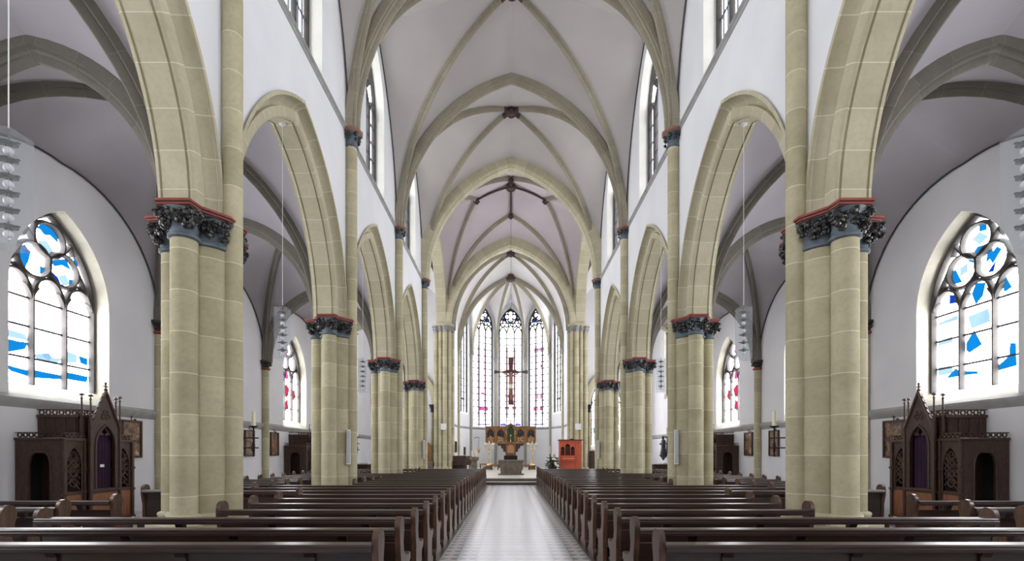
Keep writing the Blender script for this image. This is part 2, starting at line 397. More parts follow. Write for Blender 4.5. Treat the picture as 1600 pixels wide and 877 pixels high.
# ------------------------------------------------------------------ windows
WN = [0]
def make_window(loc, rz, hw, sill, spring, apex, lights, kind, label, glass, wall_t, cols=(), sillmat=STRW, revmat=STRW, slope=.3, cat='window'):
    """local x along the wall, local y outward; y=0 is the wall's inner face, glass stands at y=wall_t"""
    WN[0] += 1
    t = thing('window_%d' % WN[0], label, cat, loc, rz, kind='structure')
    out = ogive(hw, sill, spring, apex)
    # reveal with splayed sill
    mb = MB(); o2 = ogive(hw + .06, sill - slope, spring, apex + .08)
    mb.grid([[(a, 0, b) for a, b in o2], [(a, wall_t + .05, b) for a, b in out]], True, m=0)
    mb.build('reveal', revmat, t, ang=30)
    y0, y1 = wall_t - .12, wall_t + .06
    tr = MB(); bar(tr, [(a * .985, b) for a, b in out[1:] + out[:1]], .13, y0, y1)
    lw = 2 * hw / lights
    if kind == 'foils':
        hs = 4.98; ha = 5.5
        for i in range(1, lights): bar(tr, [(-hw + lw * i, sill), (-hw + lw * i, hs + .1)], .1, y0, y1)
        for i in range(lights): bar(tr, tref_head(-hw + lw * (i + .5), lw / 2 - .02, hs - .02, ha), .09, y0 + .02, y1)
        for i in range(lights): bar(tr, ohead(lw / 2, hs, ha + .1, 8, -hw + lw * (i + .5)), .07, y0 + .02, y1)
        for cx, cz in ((0, 6.4), (-.36, 5.83), (.36, 5.83)): bar(tr, circ(cx, cz, .38), .1, y0, y1, True)
        bar(tr, [(-1.14, 5.1), (-.95, 5.55), (-.72, 5.95)], .09, y0, y1); bar(tr, [(1.14, 5.1), (.95, 5.55), (.72, 5.95)], .09, y0, y1)
        bar(tr, [(-.36, 6.2), (-.52, 6.45), (-.62, 6.25)], .07, y0, y1); bar(tr, [(.36, 6.2), (.52, 6.45), (.62, 6.25)], .07, y0, y1)
        zs = [3.65, 4.33, 4.95]
    elif kind == 'apse':
        hs = spring - .5; ha = spring + .15
        for i in range(1, lights): bar(tr, [(-hw + lw * i, sill), (-hw + lw * i, hs + .2)], .1, y0, y1)
        for i in range(lights):
            bar(tr, ohead(lw / 2, hs, ha + (.2 if i == 1 else 0), 6, -hw + lw * (i + .5)), .1, y0, y1)
        bar(tr, foil(-hw * .52, spring + .42, .36, 3), .11, y0, y1, True); bar(tr, foil(hw * .52, spring + .42, .36, 3), .11, y0, y1, True)
        bar(tr, foil(0, spring + 1.05, .52, 4), .12, y0, y1, True)
        bar(tr, circ(0, spring + 1.05, .6), .1, y0, y1, True)
        zs = [sill + .55 * (i + 1) for i in range(int((hs - sill) / .55))]
    else:                                                      # leaded lights
        for i in range(1, lights): bar(tr, [(-hw + lw * i, sill), (-hw + lw * i, spring)], .1, y0, y1)
        for i in range(lights): bar(tr, ohead(lw / 2, spring - .35, spring + .35, 6, -hw + lw * (i + .5)), .09, y0, y1)
        bar(tr, foil(0, spring + (apex - spring) * .5, hw * .42, 4), .09, y0, y1, True)
        zs = [sill + .62 * (i + 1) for i in range(int((spring - sill) / .62))]
    tr.build('tracery', TRACD if kind != 'foils' else TRAC, t)
    ld = MB(); lb = .022 if kind == 'foils' else (.03 if kind == 'apse' else .026)
    for z in zs: ld.box(-hw, hw, wall_t - .05, wall_t - .02, z - lb, z + lb)
    if kind == 'apse':
        for i in range(lights):
            for f in (.22, .78):
                x = -hw + lw * (i + f); ld.box(x - .02, x + .02, wall_t - .04, wall_t - .02, sill, spring)
    if kind == 'leaded':
        for i in range(lights):
            for f in (.33, .67):
                x = -hw + lw * (i + f); ld.box(x - .022, x + .022, wall_t - .06, wall_t - .02, sill, spring + .2)
    ld.build('saddle_bar', LEAD, t, smooth=False)
    mats = [glass]; g = MB()
    g.holes(out, [], lambda a, b: (a, wall_t, b))
    for mat, pl in cols:
        if mat not in mats: mats.append(mat)
        g.prism([(a, b) for a, b in pl], lambda a, b, c: (a, c, b), wall_t - .008, wall_t - .004, mats.index(mat))
    g.build('pane', mats, t, smooth=False)
    return t
def rect(a0, a1, b0, b1): return [(a0, b0), (a1, b0), (a1, b1), (a0, b1)]

# big blue windows (left and right, nearest bay in view); u is local x: left wall local x = +y, right wall local x = -y
BL = [(GB, [(-.62, 5.62), (-.6, 5.98), (-.5, 6.06), (-.36, 6.0), (-.42, 5.75), (-.52, 5.55)]), (GB, [(-.2, 6.62), (-.05, 6.73), (.12, 6.74), (.28, 6.6), (.3, 6.45), (.1, 6.55), (-.05, 6.5)]), (GBL, [(-.2, 6.3), (0, 6.4), (.2, 6.2), (0, 6.1)]), (GB, [(.1, 5.98), (.3, 6.1), (.55, 6.08), (.66, 5.95), (.4, 5.98), (.2, 5.88)]), (GBL, [(.3, 5.7), (.5, 5.8), (.6, 5.6), (.4, 5.5)]),
      (GB, [(-.22, 6.58), (-.08, 6.8), (.22, 6.76), (.34, 6.62), (.04, 6.56)]),
      (GB, [(-.68, 5.7), (-.55, 6.05), (-.4, 5.95), (-.48, 5.6), (-.64, 5.56)]), (GB2, [(-.62, 6.0), (-.5, 6.1), (-.38, 5.98), (-.5, 5.9)]),
      (GB, [(-.16, 5.76), (.0, 5.77), (.0, 5.6), (-.14, 5.55)]), (GB2, [(.12, 5.75), (.3, 5.66), (.38, 5.5), (.2, 5.55)]),
      (GB, [(.2, 6.04), (.5, 6.16), (.58, 6.06), (.28, 5.98)]), (GB, [(.58, 5.72), (.72, 5.74), (.72, 5.6), (.58, 5.54)]),
      (GB, [(.95, 5.55), (1.0, 5.86), (1.08, 5.62), (1.0, 5.5)]), (GB, [(.84, 6.1), (.78, 6.3), (.68, 6.4), (.72, 6.15)]),
      (GB, [(-1.1, 5.3), (-1.0, 5.62), (-.84, 5.9), (-.9, 5.5)]), (GB2, [(-.85, 6.0), (-.74, 6.25), (-.6, 6.42), (-.68, 6.1)]),
      (GB, [(-1.18, 3.98), (-.64, 3.97), (-.42, 3.99), (-.5, 3.83), (-.85, 3.7), (-1.18, 3.75)]), (GBL, [(-1.18, 4.2), (-.5, 4.15), (-.42, 4.02), (-1.18, 4.03)]),
      (GB, [(-1.0, 3.45), (-.76, 3.41), (-.42, 3.38), (-.42, 3.25), (-.8, 3.31)]),
      (GBL, [(-.38, 3.74), (.02, 3.85), (.17, 3.77), (.38, 3.79), (.23, 3.61), (-.15, 3.65)]), (GB, [(-.1, 3.78), (.05, 3.86), (.15, 3.78), (.05, 3.68)]),
      (GB, [(-.38, 3.42), (.38, 3.4), (.38, 3.3), (-.3, 3.24)]), (GB2, [(-.42, 4.1), (-.33, 4.1), (-.33, 3.8), (-.42, 3.75)]),
      (GB, [(.85, 3.95), (1.1, 3.93), (1.1, 3.75), (.9, 3.78)]), (GBL, [(.48, 4.0), (.8, 3.96), (.8, 3.78), (.5, 3.7)]),
      (GB, [(.5, 3.5), (1.12, 3.48), (1.08, 3.33), (.5, 3.33)]), (GB2, [(.44, 4.0), (.52, 4.0), (.5, 3.7), (.44, 3.7)])]
BR = [(GBL, [(-.2, 6.5), (0, 6.6), (.2, 6.4), (0, 6.3)]), (GB, [(.2, 5.95), (.4, 6.1), (.5, 6.0), (.3, 5.75)]), (GBL, [(-.5, 5.95), (-.3, 6.0), (-.3, 5.8), (-.5, 5.75)]),
      (GB, [(-.02, 6.76), (.16, 6.74), (.16, 6.56), (-.02, 6.6)]),
      (GB, [(-.3, 6.04), (-.06, 6.28), (.22, 6.24), (.02, 6.14), (-.12, 5.92)]),
      (GB, [(.18, 6.05), (.3, 6.12), (.3, 5.92), (.14, 5.83)]), (GB2, [(.18, 5.6), (.38, 5.82), (.32, 5.57)]), (GB2, [(.52, 5.6), (.68, 5.92), (.7, 5.7), (.56, 5.55)]),
      (GB, [(-.72, 5.92), (-.62, 5.97), (-.44, 5.6), (-.68, 5.62)]),
      (GB2, [(-.78, 5.4), (-.6, 5.36), (-.6, 5.16), (-.78, 5.18)]), (GB, [(-.2, 5.25), (-.1, 5.46), (.14, 5.4), (.07, 5.12), (-.1, 4.97)]),
      (GB, [(-.34, 4.15), (-.14, 4.4), (.05, 4.03), (-.26, 3.9), (-.34, 3.98)]), (GBL, [(-1.1, 4.8), (-.55, 4.86), (-.55, 4.75), (-1.1, 4.74)]),
      (GBL, [(-1.1, 4.36), (-.7, 4.38), (-.7, 4.24), (-1.1, 4.24)]), (GBL, [(-1.1, 3.7), (-.7, 3.68), (-.7, 3.5), (-1.1, 3.5)]),
      (GB, [(-.88, 3.4), (-.62, 3.6), (-.46, 3.5), (-.46, 3.4)]), (GB, [(-.36, 3.5), (-.05, 3.44), (-.05, 3.38), (-.36, 3.4)]), (GBL, [(-.3, 4.75), (.2, 4.8), (.25, 4.5), (-.2, 4.45)]),
      (GB, [(.44, 3.5), (.66, 3.66), (.68, 3.92), (.8, 3.9), (.82, 3.42), (.44, 3.38)]), (GB, [(.5, 5.3), (.6, 5.36), (.72, 5.1), (.56, 5.04)])]
RD = [(GR, [(-1.0, 4.7), (-.7, 4.85), (-.6, 4.5), (-.9, 4.3)]), (GP, [(-.2, 5.3), (.1, 5.5), (.2, 5.1), (-.1, 5.0)]), (GR, [(-.3, 3.9), (.1, 4.1), (.2, 3.7), (-.2, 3.5)]),
      (GR, [(.5, 4.4), (.8, 4.7), (1.0, 4.3), (.7, 4.1)]), (GP, [(-.2, 6.4), (.1, 6.6), (.2, 6.3), (-.1, 6.2)]), (GBL, [(-.6, 5.9), (-.3, 6.0), (-.3, 5.7), (-.6, 5.6)]),
      (GR, [(-.3, 4.6), (-.05, 4.8), (.3, 4.6), (.1, 4.2), (-.2, 4.2)]), (GV, [(-1.1, 3.3), (-.6, 3.2), (-.6, 3.1), (-1.1, 3.1)])]
GWIN = [('left aisle', -1), ('right aisle', 1)]
for s, word in ((-1, 'left'), (1, 'right')):
    rz = -s * PI / 2
    for k in range(5):
        yc = (YW if k == 0 else PY[k - 1]) + BAY / 2
        cols = {2: BL if s < 0 else BR, 4: RD}.get(k, BL if k == 1 else RD)
        if k == 4 and s > 0: cols = [(m, [(-a, b) for a, b in p]) for m, p in RD]
        what = {2: 'large traceried window with blue glass shapes in the %s aisle wall' % word, 4: 'traceried window with red glass flecks in the %s aisle wall' % word}.get(
            k, 'traceried three-light window in the %s aisle wall, %s bay from the back' % (word, ('first', 'second', '', 'fourth')[min(k, 3)]))
        make_window((s * AX, yc + (.08 if k in (2,) else 0), 0), rz, 1.2, 3.06, 5.05, 6.98, 3, 'foils', what, GWA, .42, cols, revmat=STRW)
    for k in range(5):
        yc = (YW if k == 0 else PY[k - 1]) + BAY / 2
        make_window((s * WX, yc, 0), rz, 1.12, 10.98, 13.9, 15.75, 3, 'leaded', 'tall leaded clerestory window high in the %s nave wall, %s bay from the back' % (word, ('first', 'second', 'third', 'fourth', 'fifth')[k]), GCL, .42, revmat=REVC)

# ------------------------------------------------------------------ nave walls with arcade and clerestory openings
def arch_pts(y0, y1, sp, ap, n=12):
    a = arc_up((y1 - y0) / 2, ap - sp, n)
    return [(y0 + x, sp + z) for x, z in a] + [(y1 - x, sp + z) for x, z in reversed(a[:-1])]
OUT = .42; IA = 9.0                                        # moulding width, intrados apex
prof_arc = [(-.05, -.47), (-.05, -.40), (.02, -.395), (.09, -.375), (.16, -.33), (.20, -.27), (.20, -.225), (.12, -.215), (.12, -.07), (.125, -.045), (.15, -.012), (.18, 0), (.20, -.004), (.205, -.035), (.235, -.035), (.24, 0),
            (.62, 0), (.625, -.035), (.655, -.035), (.66, 0), (.70, -.01), (.73, -.05), (.73, -.2), (.84, -.21), (.84, -.32)]
for s, word in ((-1, 'left'), (1, 'right')):
    mb = MB()
    ys = [YW] + PY
    for k in range(5):
        y0, y1 = ys[k], ys[k + 1]; yc = (y0 + y1) / 2
        ar = arch_pts(y0 + .55 - OUT + .03, y1 - .55 + OUT - .03, SPR, IA + .48)
        outer = [(y0, SPR)] + ar + [(y1, SPR), (y1, 18.6), (y0, 18.6)]
        win = [(yc + a, b) for a, b in ogive(1.18, 10.68, 13.9, 15.83)]
        mb.holes(outer, [win], lambda a, b: (s * WX, a, b))
        mb.holes([(y0, SPR)] + ar + [(y1, SPR), (y1, 11), (y0, 11)], [], lambda a, b: (s * (WX + .8), a, b))
    # crossing side wall above the transept arch
    y0, y1 = PY[4], YX + .4
    mb.holes([(y0, VSP)] + arch_pts(y0 + .35, y1 - .75, VSP, 16.2) + [(y1, VSP), (y1, 19), (y0, 19)], [], lambda a, b: (s * WX, a, b))
    mb.build('wall_nave_%s' % word, PLAS, smooth=False)
    tag(bpy.data.objects['wall_nave_%s' % word], 'white plastered %s nave wall above the pointed arcade' % word, 'wall', kind='structure')
    for k in range(5):
        y0, y1 = ys[k], ys[k + 1]; yc = (y0 + y1) / 2
        mb = MB()
        for ya in (y0 + .55, y1 - .55):
            sweep(mb, (s * WX, ya, SPR), (s * WX, yc, IA), prof_arc, (s, 0, 0), 18)
        o = mb.build('trim_arcade', SAND2)
        tag(o, 'pointed stone arcade arch of the %s nave wall, %s bay from the back' % (word, ('first', 'second', 'third', 'fourth', 'fifth')[k]), 'arch', kind='structure')
    mb = MB()
    for ya in (PY[4] + .35, YX - .35):
        sweep(mb, (s * WX, ya, VSP), (s * WX, (PY[4] + YX) / 2, 15.6), [(-.1, -.5), (-.1, -.02), (-.06, 0), (.55, 0), (.6, -.05), (.6, -.5)], (s, 0, 0), 18)
    tag(mb.build('trim_transept_arch', SAND2), 'tall pointed stone arch opening into the %s transept' % word, 'arch', kind='structure')
    # string course under the clerestory
    mb = MB(); ya, yb = YW, PY[4]
    pr = [(0, 10.66), (.03, 10.68), (.04, 10.71), (.09, 10.74), (.09, 10.775), (0, 10.84)]
    mb.grid([[(s * (WX - a), y, b) for a, b in pr] for y in (ya, yb)])
    o = mb.build('trim_string_course', STRG); tag(o, 'grey moulded string course under the %s clerestory windows' % word, 'moulding', kind='structure')

# ------------------------------------------------------------------ aisle walls
for s, word in ((-1, 'left'), (1, 'right')):
    mb = MB()
    hs = []
    for k in range(5):
        yc = (YW if k == 0 else PY[k - 1]) + BAY / 2 + (.08 if k == 2 else 0)
        hs.append([(yc + a, b) for a, b in ogive(1.26, 2.76, 5.05, 7.06)])
    hs.append([(31.3 + a, b) for a, b in ogive(1.76, 5.1, 9.5, 12.88)])
    mb.holes([(YW, 0), (YX + .4, 0), (YX + .4, 18), (PY[4], 18), (PY[4], 9.6), (YW, 9.6)], hs, lambda a, b: (s * AX, a, b))
    # transept's west wall over the aisle arch, east wall with its window
    xi, xo = 5.4, 10.15
    ar = [(x, z) for x, z in arch_pts(xi + .1, xo - .1, SPR, 8.3)]
    mb.holes([(xi, SPR)] + ar + [(xo, SPR), (xo, 18), (xi, 18)], [], lambda a, b: (s * a, PY[4] + .25, b))
    hole = [[(7.0 + a, b) for a, b in ogive(1.16, 1.8, 5.2, 7.1)]] if s > 0 else []
    mb.holes([(4.2, 0), (xo, 0), (xo, 19), (4.2, 19)], hole, lambda a, b: (s * a, YX + .4, b))
    tag(mb.build('wall_%s' % word, PLASA, smooth=False), 'white plastered outer wall of the %s aisle' % word, 'wall', kind='structure')
    mb = MB()
    for xa in (xi + .1, xo - .1):
        sweep(mb, (s * xa, PY[4], SPR), (s * 7.775, PY[4], 8.25), [(-.35, -.5), (-.35, -.03), (-.3, 0), (.3, 0), (.35, -.03), (.35, -.5)], (0, 1, 0), 14)
    tag(mb.build('trim_aisle_arch', SAND2), 'broad beige stone arch at the far end of the %s aisle' % word, 'arch', kind='structure')
    # arched recess on the transept's east wall
    mb = MB()
    for xa in (5.75, 9.75):
        sweep(mb, (s * xa, YX + .4, 5.05), (s * 7.75, YX + .4, 7.75), [(-.25, -.42), (-.25, -.08), (-.2, 0), (.02, 0), (.02, -.42)], (0, 1, 0), 14)
    o = mb.build('trim_chapel_arch', SAND2); tag(o, 'beige pointed arch moulding on the east wall of the %s transept' % word, 'arch', kind='structure')
    mb = MB(); mb.lathe(s * 5.72, YX + .28, [(.14, 0), (.14, .3), (.1, .4), (.09, 4.5)], 12); mb.build('shaft', SAND, o)
    mb = MB(); mb.lathe(s * 5.72, YX + .28, [(.1, 4.5), (.13, 4.55), (.11, 4.7), (.2, 4.95), (.24, 4.98), (.24, 5.06)], 12); mb.build('capital', LEAF, o)
    # string course + wall shafts
    mb = MB()
    pr = [(0, 2.52), (.04, 2.58), (.10, 2.66), (.11, 2.72), (0, 2.8)]
    mb.grid([[(s * (AX - a), y, b) for a, b in pr] for y in (YW, YX + .4)])
    mb.build('trim_sill_course', STRG); tag(bpy.data.objects['trim_sill_course' if s < 0 else 'trim_sill_course.001'], 'grey moulded string course under the %s aisle windows' % word, 'moulding', kind='structure')
if True:
    make_window((7.0, YX + .4, 0), 0, 1.1, 2.1, 5.2, 7.0, 3, 'leaded', 'tall leaded window with blue glass in the east wall of the right transept', GWA, .3,
                [(GB, rect(.35, 1, 2.5, 3.2)), (GBL, rect(.3, 1, 3.6, 4.2)), (GBL, rect(-1, -.5, 3.0, 3.4))])

for s, word in ((-1, 'left'), (1, 'right')):  # unseen windows added on both sides to brighten crossing and chancel
    make_window((s * AX, 31.3, 0), -s * PI / 2, 1.7, 5.4, 9.5, 12.8, 3, 'leaded', 'unseen leaded window added to light the crossing, end wall of the %s transept' % word, GTR, .3)
# west wall behind the viewer; its unseen window is added to light pier fronts
mb = MB()
mb.holes([(-AX, 0), (AX, 0), (AX, 19), (-AX, 19)], [[(a, b) for a, b in ogive(2.3, 5.6, 11, 15)]], lambda a, b: (a, YW, b))
tag(mb.build('wall_back', PLAS, smooth=False), 'white plastered west wall with one large added window', 'wall', kind='structure')
make_window((0, YW, 0), PI, 2.24, 5.9, 11, 14.9, 4, 'leaded', 'unseen leaded west window added to light the pier fronts', GWB, .3)

# ------------------------------------------------------------------ chancel and apse walls
AP = [(-4.175, YC), (-3.377, 41.98), (-1.29, 43.5), (1.29, 43.5), (3.377, 41.98), (4.175, YC)]
for s, word in ((-1, 'left'), (1, 'right')):
    mb = MB(); mb.holes([(YX + .4, 0), (YC, 0), (YC, 17), (YX + .4, 17)], [], lambda a, b: (s * 4.19, a, b))
    tag(mb.build('wall_chancel_%s' % word, PLAS, smooth=False), 'plain white side wall of the chancel on the %s' % word, 'wall', kind='structure')
    mb = MB(); pr2 = [(0, 3.55), (.05, 3.6), (.07, 3.66), (0, 3.74)]
    mb.grid([[(s * (4.19 - a), y, b) for a, b in pr2] for y in (YX + .4, YC)])
    mb.build('trim_chancel_course', STRG); tag(bpy.data.objects['trim_chancel_course' if s < 0 else 'trim_chancel_course.001'], 'grey string course on the %s chancel wall' % word, 'moulding', kind='structure')
names = ['far left', 'left of centre', 'centre', 'right of centre', 'far right']
apcols = [
    [(GP, rect(-.3, .3, 5.9, 6.1)), (GV, rect(-.8, .8, 4.35, 4.5))],
    [(GP, rect(-.32, .62, 5.2, 5.5)), (GV, rect(-.85, .85, 3.95, 4.05)), (GB2, circ(.0, 13.75, .3, 12)), (GBL, circ(-.5, 12.9, .25, 12)), (GB2, circ(.45, 13.0, .2, 10)), (GBL, rect(.72, .8, 6.0, 12)), (GP, rect(-.1, .2, 6.6, 6.75))],
    [(GP, rect(-.5, -.15, 5.35, 5.6)), (GP, rect(.15, .5, 5.35, 5.6)), (GV, [(-.9, 3.9), (-.3, 3.9), (-.5, 4.15), (-.9, 4.1)]), (GV, [(.9, 3.9), (.3, 3.9), (.5, 4.15), (.9, 4.1)]), (GB2, circ(0, 14.1, .12, 10)), (GB2, circ(-.62, 13.2, .17, 10)), (GB2, circ(.62, 13.2, .17, 10)), (GBL, circ(0, 13.0, .2, 10)), (GP, rect(-.45, .4, 6.4, 6.6))],
    [(GP, rect(-.6, -.15, 5.2, 5.5)), (GP, rect(.05, .4, 5.2, 5.55)), (GPL, rect(-.5, .5, 10.2, 10.6)), (GV, rect(-.85, .85, 3.95, 4.05)), (GB2, circ(.0, 13.75, .3, 12)), (GB, circ(.5, 12.9, .28, 12)), (GB2, circ(-.45, 13.0, .22, 10)), (GPL, rect(-.4, .3, 6.2, 6.6)), (GP, rect(.1, .35, 8.9, 9.1)), (GBL, rect(-.8, -.72, 6.0, 12))],
    [(GP, rect(-.3, .3, 5.9, 6.1)), (GV, rect(-.8, .8, 4.35, 4.5))]]
ap_geo = []
for i in range(5):
    a, b = V((*AP[i], 0)), V((*AP[i + 1], 0)); c = (a + b) / 2; t = (b - a).normalized(); nrm = V((-t.y, t.x, 0))
    L = (b - a).length; rz = math.atan2(t.y, t.x)
    hw = 1.0 if i in (1, 2, 3) else .8
    if i in (1, 2, 3): apcols[i] = apcols[i] + [(GPL, rect(g * .333 + a, g * .333 + a + .05, 4.6, 10.8)) for g in (-1, 1) for a in (-.1, .05)]
    sill = 3.84 if i in (1, 2, 3) else 4.9
    mb = MB()
    mb.holes([(-L / 2, 0), (L / 2, 0), (L / 2, 16), (-L / 2, 16)], [ogive(hw + .06, sill - .14, 12.4, 14.22)], lambda u, z: c + t * u + V((0, 0, z)))
    o = mb.build('wall_apse_%d' % (i + 1), PLAS if i != 2 else PLASA, smooth=False); tag(o, 'white wall facet of the apse, %s' % names[i], 'wall', kind='structure')
    make_window(c, rz, hw, sill, 12.4, 14.14, 3, 'apse', 'tall stained glass apse window with pink panes, %s' % names[i], GAP if 0 < i < 4 else GAS, .22, apcols[i], revmat=PLAS, slope=.12)
    mb = MB(); mb.grid([[c + t * u - nrm * q + V((0, 0, z)) for q, z in [(0, 3.55), (.05, 3.6), (.07, 3.66), (0, 3.74)]] for u in (-L / 2, L / 2)])
    o2 = mb.build('trim_apse_course', STRG); tag(o2, 'grey string course on the apse facet, %s' % names[i], 'moulding', kind='structure')
for i, (x, y) in enumerate(AP):
    d = V((x, y - YC + .6, 0)).normalized(); px, py = x - d.x * .07, y - d.y * .07
    mb = MB(); mb.lathe(px, py, [(.1, PZ), (.1, 9.45)], 12)
    o = mb.build('trim_apse_shaft', SAND if i in (0, 5) else STRW); tag(o, 'slender shaft between apse windows, %s' % ('outermost left', 'second from left', 'left of the centre window', 'right of the centre window', 'second from right', 'outermost right')[i], 'shaft', kind='structure')
    mb = MB(); mb.lathe(px, py, [(.1, 9.4), (.13, 9.42), (.11, 9.5), (.19, 9.75), (.2, 9.82)], 12); mb.build('capital', LEAFG, o)

# ------------------------------------------------------------------ vaults
RIBP = [(-.10, -.12), (-.10, .05), (-.06, .055), (-.06, .09), (-.035, .15), (-.015, .18), (.015, .18), (.035, .15), (.06, .09), (.06, .055), (.10, .05), (.10, -.12)]
TRP = [(-.16, -.15), (-.16, .05), (-.11, .055), (-.11, .1), (-.085, .13), (-.06, .135), (-.06, .18), (-.03, .24), (.03, .24), (.06, .18), (.06, .135), (.085, .13), (.11, .1), (.11, .055), (.16, .05), (.16, -.15)]
BAND = [(-.36, -.6), (-.36, .12), (-.3, .2), (-.22, .2), (-.2, .24), (.2, .24), (.22, .2), (.3, .2), (.36, .12), (.36, -.6)]
def rib(P, Q, parent, prof, mat, n=16, name='rib'):
    mb = MB(); H = V((Q[0] - P[0], Q[1] - P[1], 0)).normalized(); S = V((-H.y, H.x, 0))
    sweep(mb, P, Q, prof, S, n); return mb.build(name, mat, parent)
def keystone(loc, parent, r=.22, mat=MAROON, name='keystone'):
    mb = MB(); x, y, z = loc
    mb.lathe(x, y, [(r * .55, z - .3), (r * .62, z - .34), (r * .8, z - .33), (r, z - .24), (r * 1.02, z - .1), (r * .9, z + .15)], 18)
    for k in range(8): mb.ball((x + r * .98 * math.cos(k * PI / 4), y + r * .98 * math.sin(k * PI / 4), z - .2), .07)
    return mb.build(name, mat, parent)
def paint_tip(P, Q, parent, L=1.0):                        # painted rib length next to the keystone
    c = curve(P, Q, 40)[-3:]
    mb = MB(); H = V((Q[0] - P[0], Q[1] - P[1], 0)).normalized(); S = V((-H.y, H.x, 0))
    rows = []
    for i, p in enumerate(c):
        T = (c[min(i + 1, 2)] - c[max(i - 1, 0)]).normalized(); Nn = H * T.z - V((0, 0, 1)) * T.dot(H)
        rows.append([p + S * (a * 1.06) + Nn * (b + .006) for a, b in RIBP])
    mb.grid(rows); mb.build('painted_rib_tip', MAROON, parent)
def vault_bay(name, label, x0, x1, y0, y1, sp, zt0, zt1, zw0, zw1, zb, mat, ribmat, line=True, spx=0, key=True, sp1=None, tips=True):
    """x0,x1 web edges; zt apex of the arches at y0,y1; zw of those at x0,x1; zb boss height"""
    xm, ym = (x0 + x1) / 2, (y0 + y1) / 2; n = 16
    sp1 = sp if sp1 is None else sp1
    mb = MB(); lines = []
    for (x, zw) in ((x0, zw0), (x1, zw1)):
        for (y, zt, q) in ((y0, zt0, sp), (y1, zt1, sp1)):
            P = (x, y, q)
            D = curve(P, (xm, ym, zb), n); T = curve(P, (xm, y, zt), n); Wc = curve(P, (x, ym, zw), n)
            loft(mb, D, T, 6, .18); loft(mb, D, Wc, 6, .18); lines.append(Wc)
    o = mb.build(name, mat, ang=60); tag(o, label, 'vault', kind='structure')
    for x in (x0, x1):
        for y, q in ((y0, sp), (y1, sp1)):
            sx = spx * (1 if x < xm else -1)
            rib((x + sx, y, q), (xm, ym, zb - .02), o, RIBP, ribmat)
            if tips: paint_tip((x + sx, y, q), (xm, ym, zb - .02), o)
    if key: keystone((xm, ym, zb), o)
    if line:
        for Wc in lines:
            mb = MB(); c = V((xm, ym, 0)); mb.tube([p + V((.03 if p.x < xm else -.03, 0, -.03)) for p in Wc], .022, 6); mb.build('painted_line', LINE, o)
    return o
ordn = ('first', 'second', 'third', 'fourth', 'fifth')
ys = [YW] + PY
for k in range(5):
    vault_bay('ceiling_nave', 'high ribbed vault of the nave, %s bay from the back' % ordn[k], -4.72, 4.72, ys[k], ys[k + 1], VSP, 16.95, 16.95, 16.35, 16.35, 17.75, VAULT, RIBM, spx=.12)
for k in range(1, 6):
    mb = MB()
    y = ys[k]
    for x in (-4.6, 4.6): sweep(mb, (x, y, VSP), (0, y, 16.9), TRP if k < 5 else BAND, (0, 1, 0), 20)
    o = mb.build('trim_transverse_arch', RIBM if k < 5 else SAND2); tag(o, 'pointed transverse arch across the nave vault, %s from the back' % ordn[k - 1], 'arch', kind='structure')
for s, word in ((-1, 'left'), (1, 'right')):
    for k in range(5):
        x0, x1 = (-AX, -5.5) if s < 0 else (5.5, AX)
        zz = (8.12, 9.45) if s < 0 else (9.45, 8.12)
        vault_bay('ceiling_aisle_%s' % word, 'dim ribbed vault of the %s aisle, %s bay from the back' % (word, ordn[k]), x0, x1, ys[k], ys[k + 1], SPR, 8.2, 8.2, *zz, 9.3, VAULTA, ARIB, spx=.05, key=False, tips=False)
    for k in range(1, 5):
        mb = MB()
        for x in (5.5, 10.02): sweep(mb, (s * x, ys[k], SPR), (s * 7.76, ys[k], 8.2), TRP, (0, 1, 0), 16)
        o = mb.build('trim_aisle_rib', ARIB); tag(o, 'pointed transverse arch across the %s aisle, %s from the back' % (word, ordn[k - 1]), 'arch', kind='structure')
    # transept vault
    x0, x1 = (-AX, -WX) if s < 0 else (WX, AX)
    vault_bay('ceiling_transept_%s' % word, 'vault of the %s transept' % word, x0, x1, PY[4], YX + .4, VSP, 14.5, 14.5, 16.2, 16.2, 16.4, VAULTC, RIBM, line=False, key=False, tips=False)
# crossing star vault
yb = (PY[4] + YX) / 2; zb = 18.35
mb = MB(); J = {'w': V((0, yb - 2.2, 17.6)), 'e': V((0, yb + 2.2, 17.6)), 'l': V((-2.15, yb, 17.5)), 'r': V((2.15, yb, 17.5))}; Bz = V((0, yb, zb))
ribs = []
for x, jx in ((-4.72, 'l'), (4.72, 'r')):
    for y, jy in ((PY[4], 'w'), (YX, 'e')):
        P = V((x, y, VSP))
        n = 20
        A = curve(P, J[jx], n); Bc = curve(P, J[jy], n); ribs += [(P, J[jx]), (P, J[jy])]
        A2 = resample(A + [J[jx].lerp(Bz, t) + V((0, 0, .1 * math.sin(PI * t))) for t in (.25, .5, .75, 1)], n); B2 = resample(Bc + [J[jy].lerp(Bz, t) + V((0, 0, .1 * math.sin(PI * t))) for t in (.25, .5, .75, 1)], n)
        loft(mb, A2, B2, 6, .1)
        S = curve(P, (x, yb, 16.6), n); S2 = resample(S + [V((x, yb, 16.6)).lerp(J[jx], t) for t in (.33, .66, 1)], n)
        loft(mb, resample(A, n), S2, 6, .08)
        T = curve(P, (0, y, 16.95), n); T2 = resample(T + [V((0, y, 16.95)).lerp(J[jy], t) for t in (.33, .66, 1)], n)
        loft(mb, resample(Bc, n), T2, 6, .08)
o = mb.build('ceiling_crossing', VAULTX, ang=60); tag(o, 'pale pink star vault over the crossing', 'vault', kind='structure')
for P, Q in ribs: rib((P.x * .975, P.y, P.z), (Q.x, Q.y, Q.z - .02), o, RIBP, RIBM, 18)
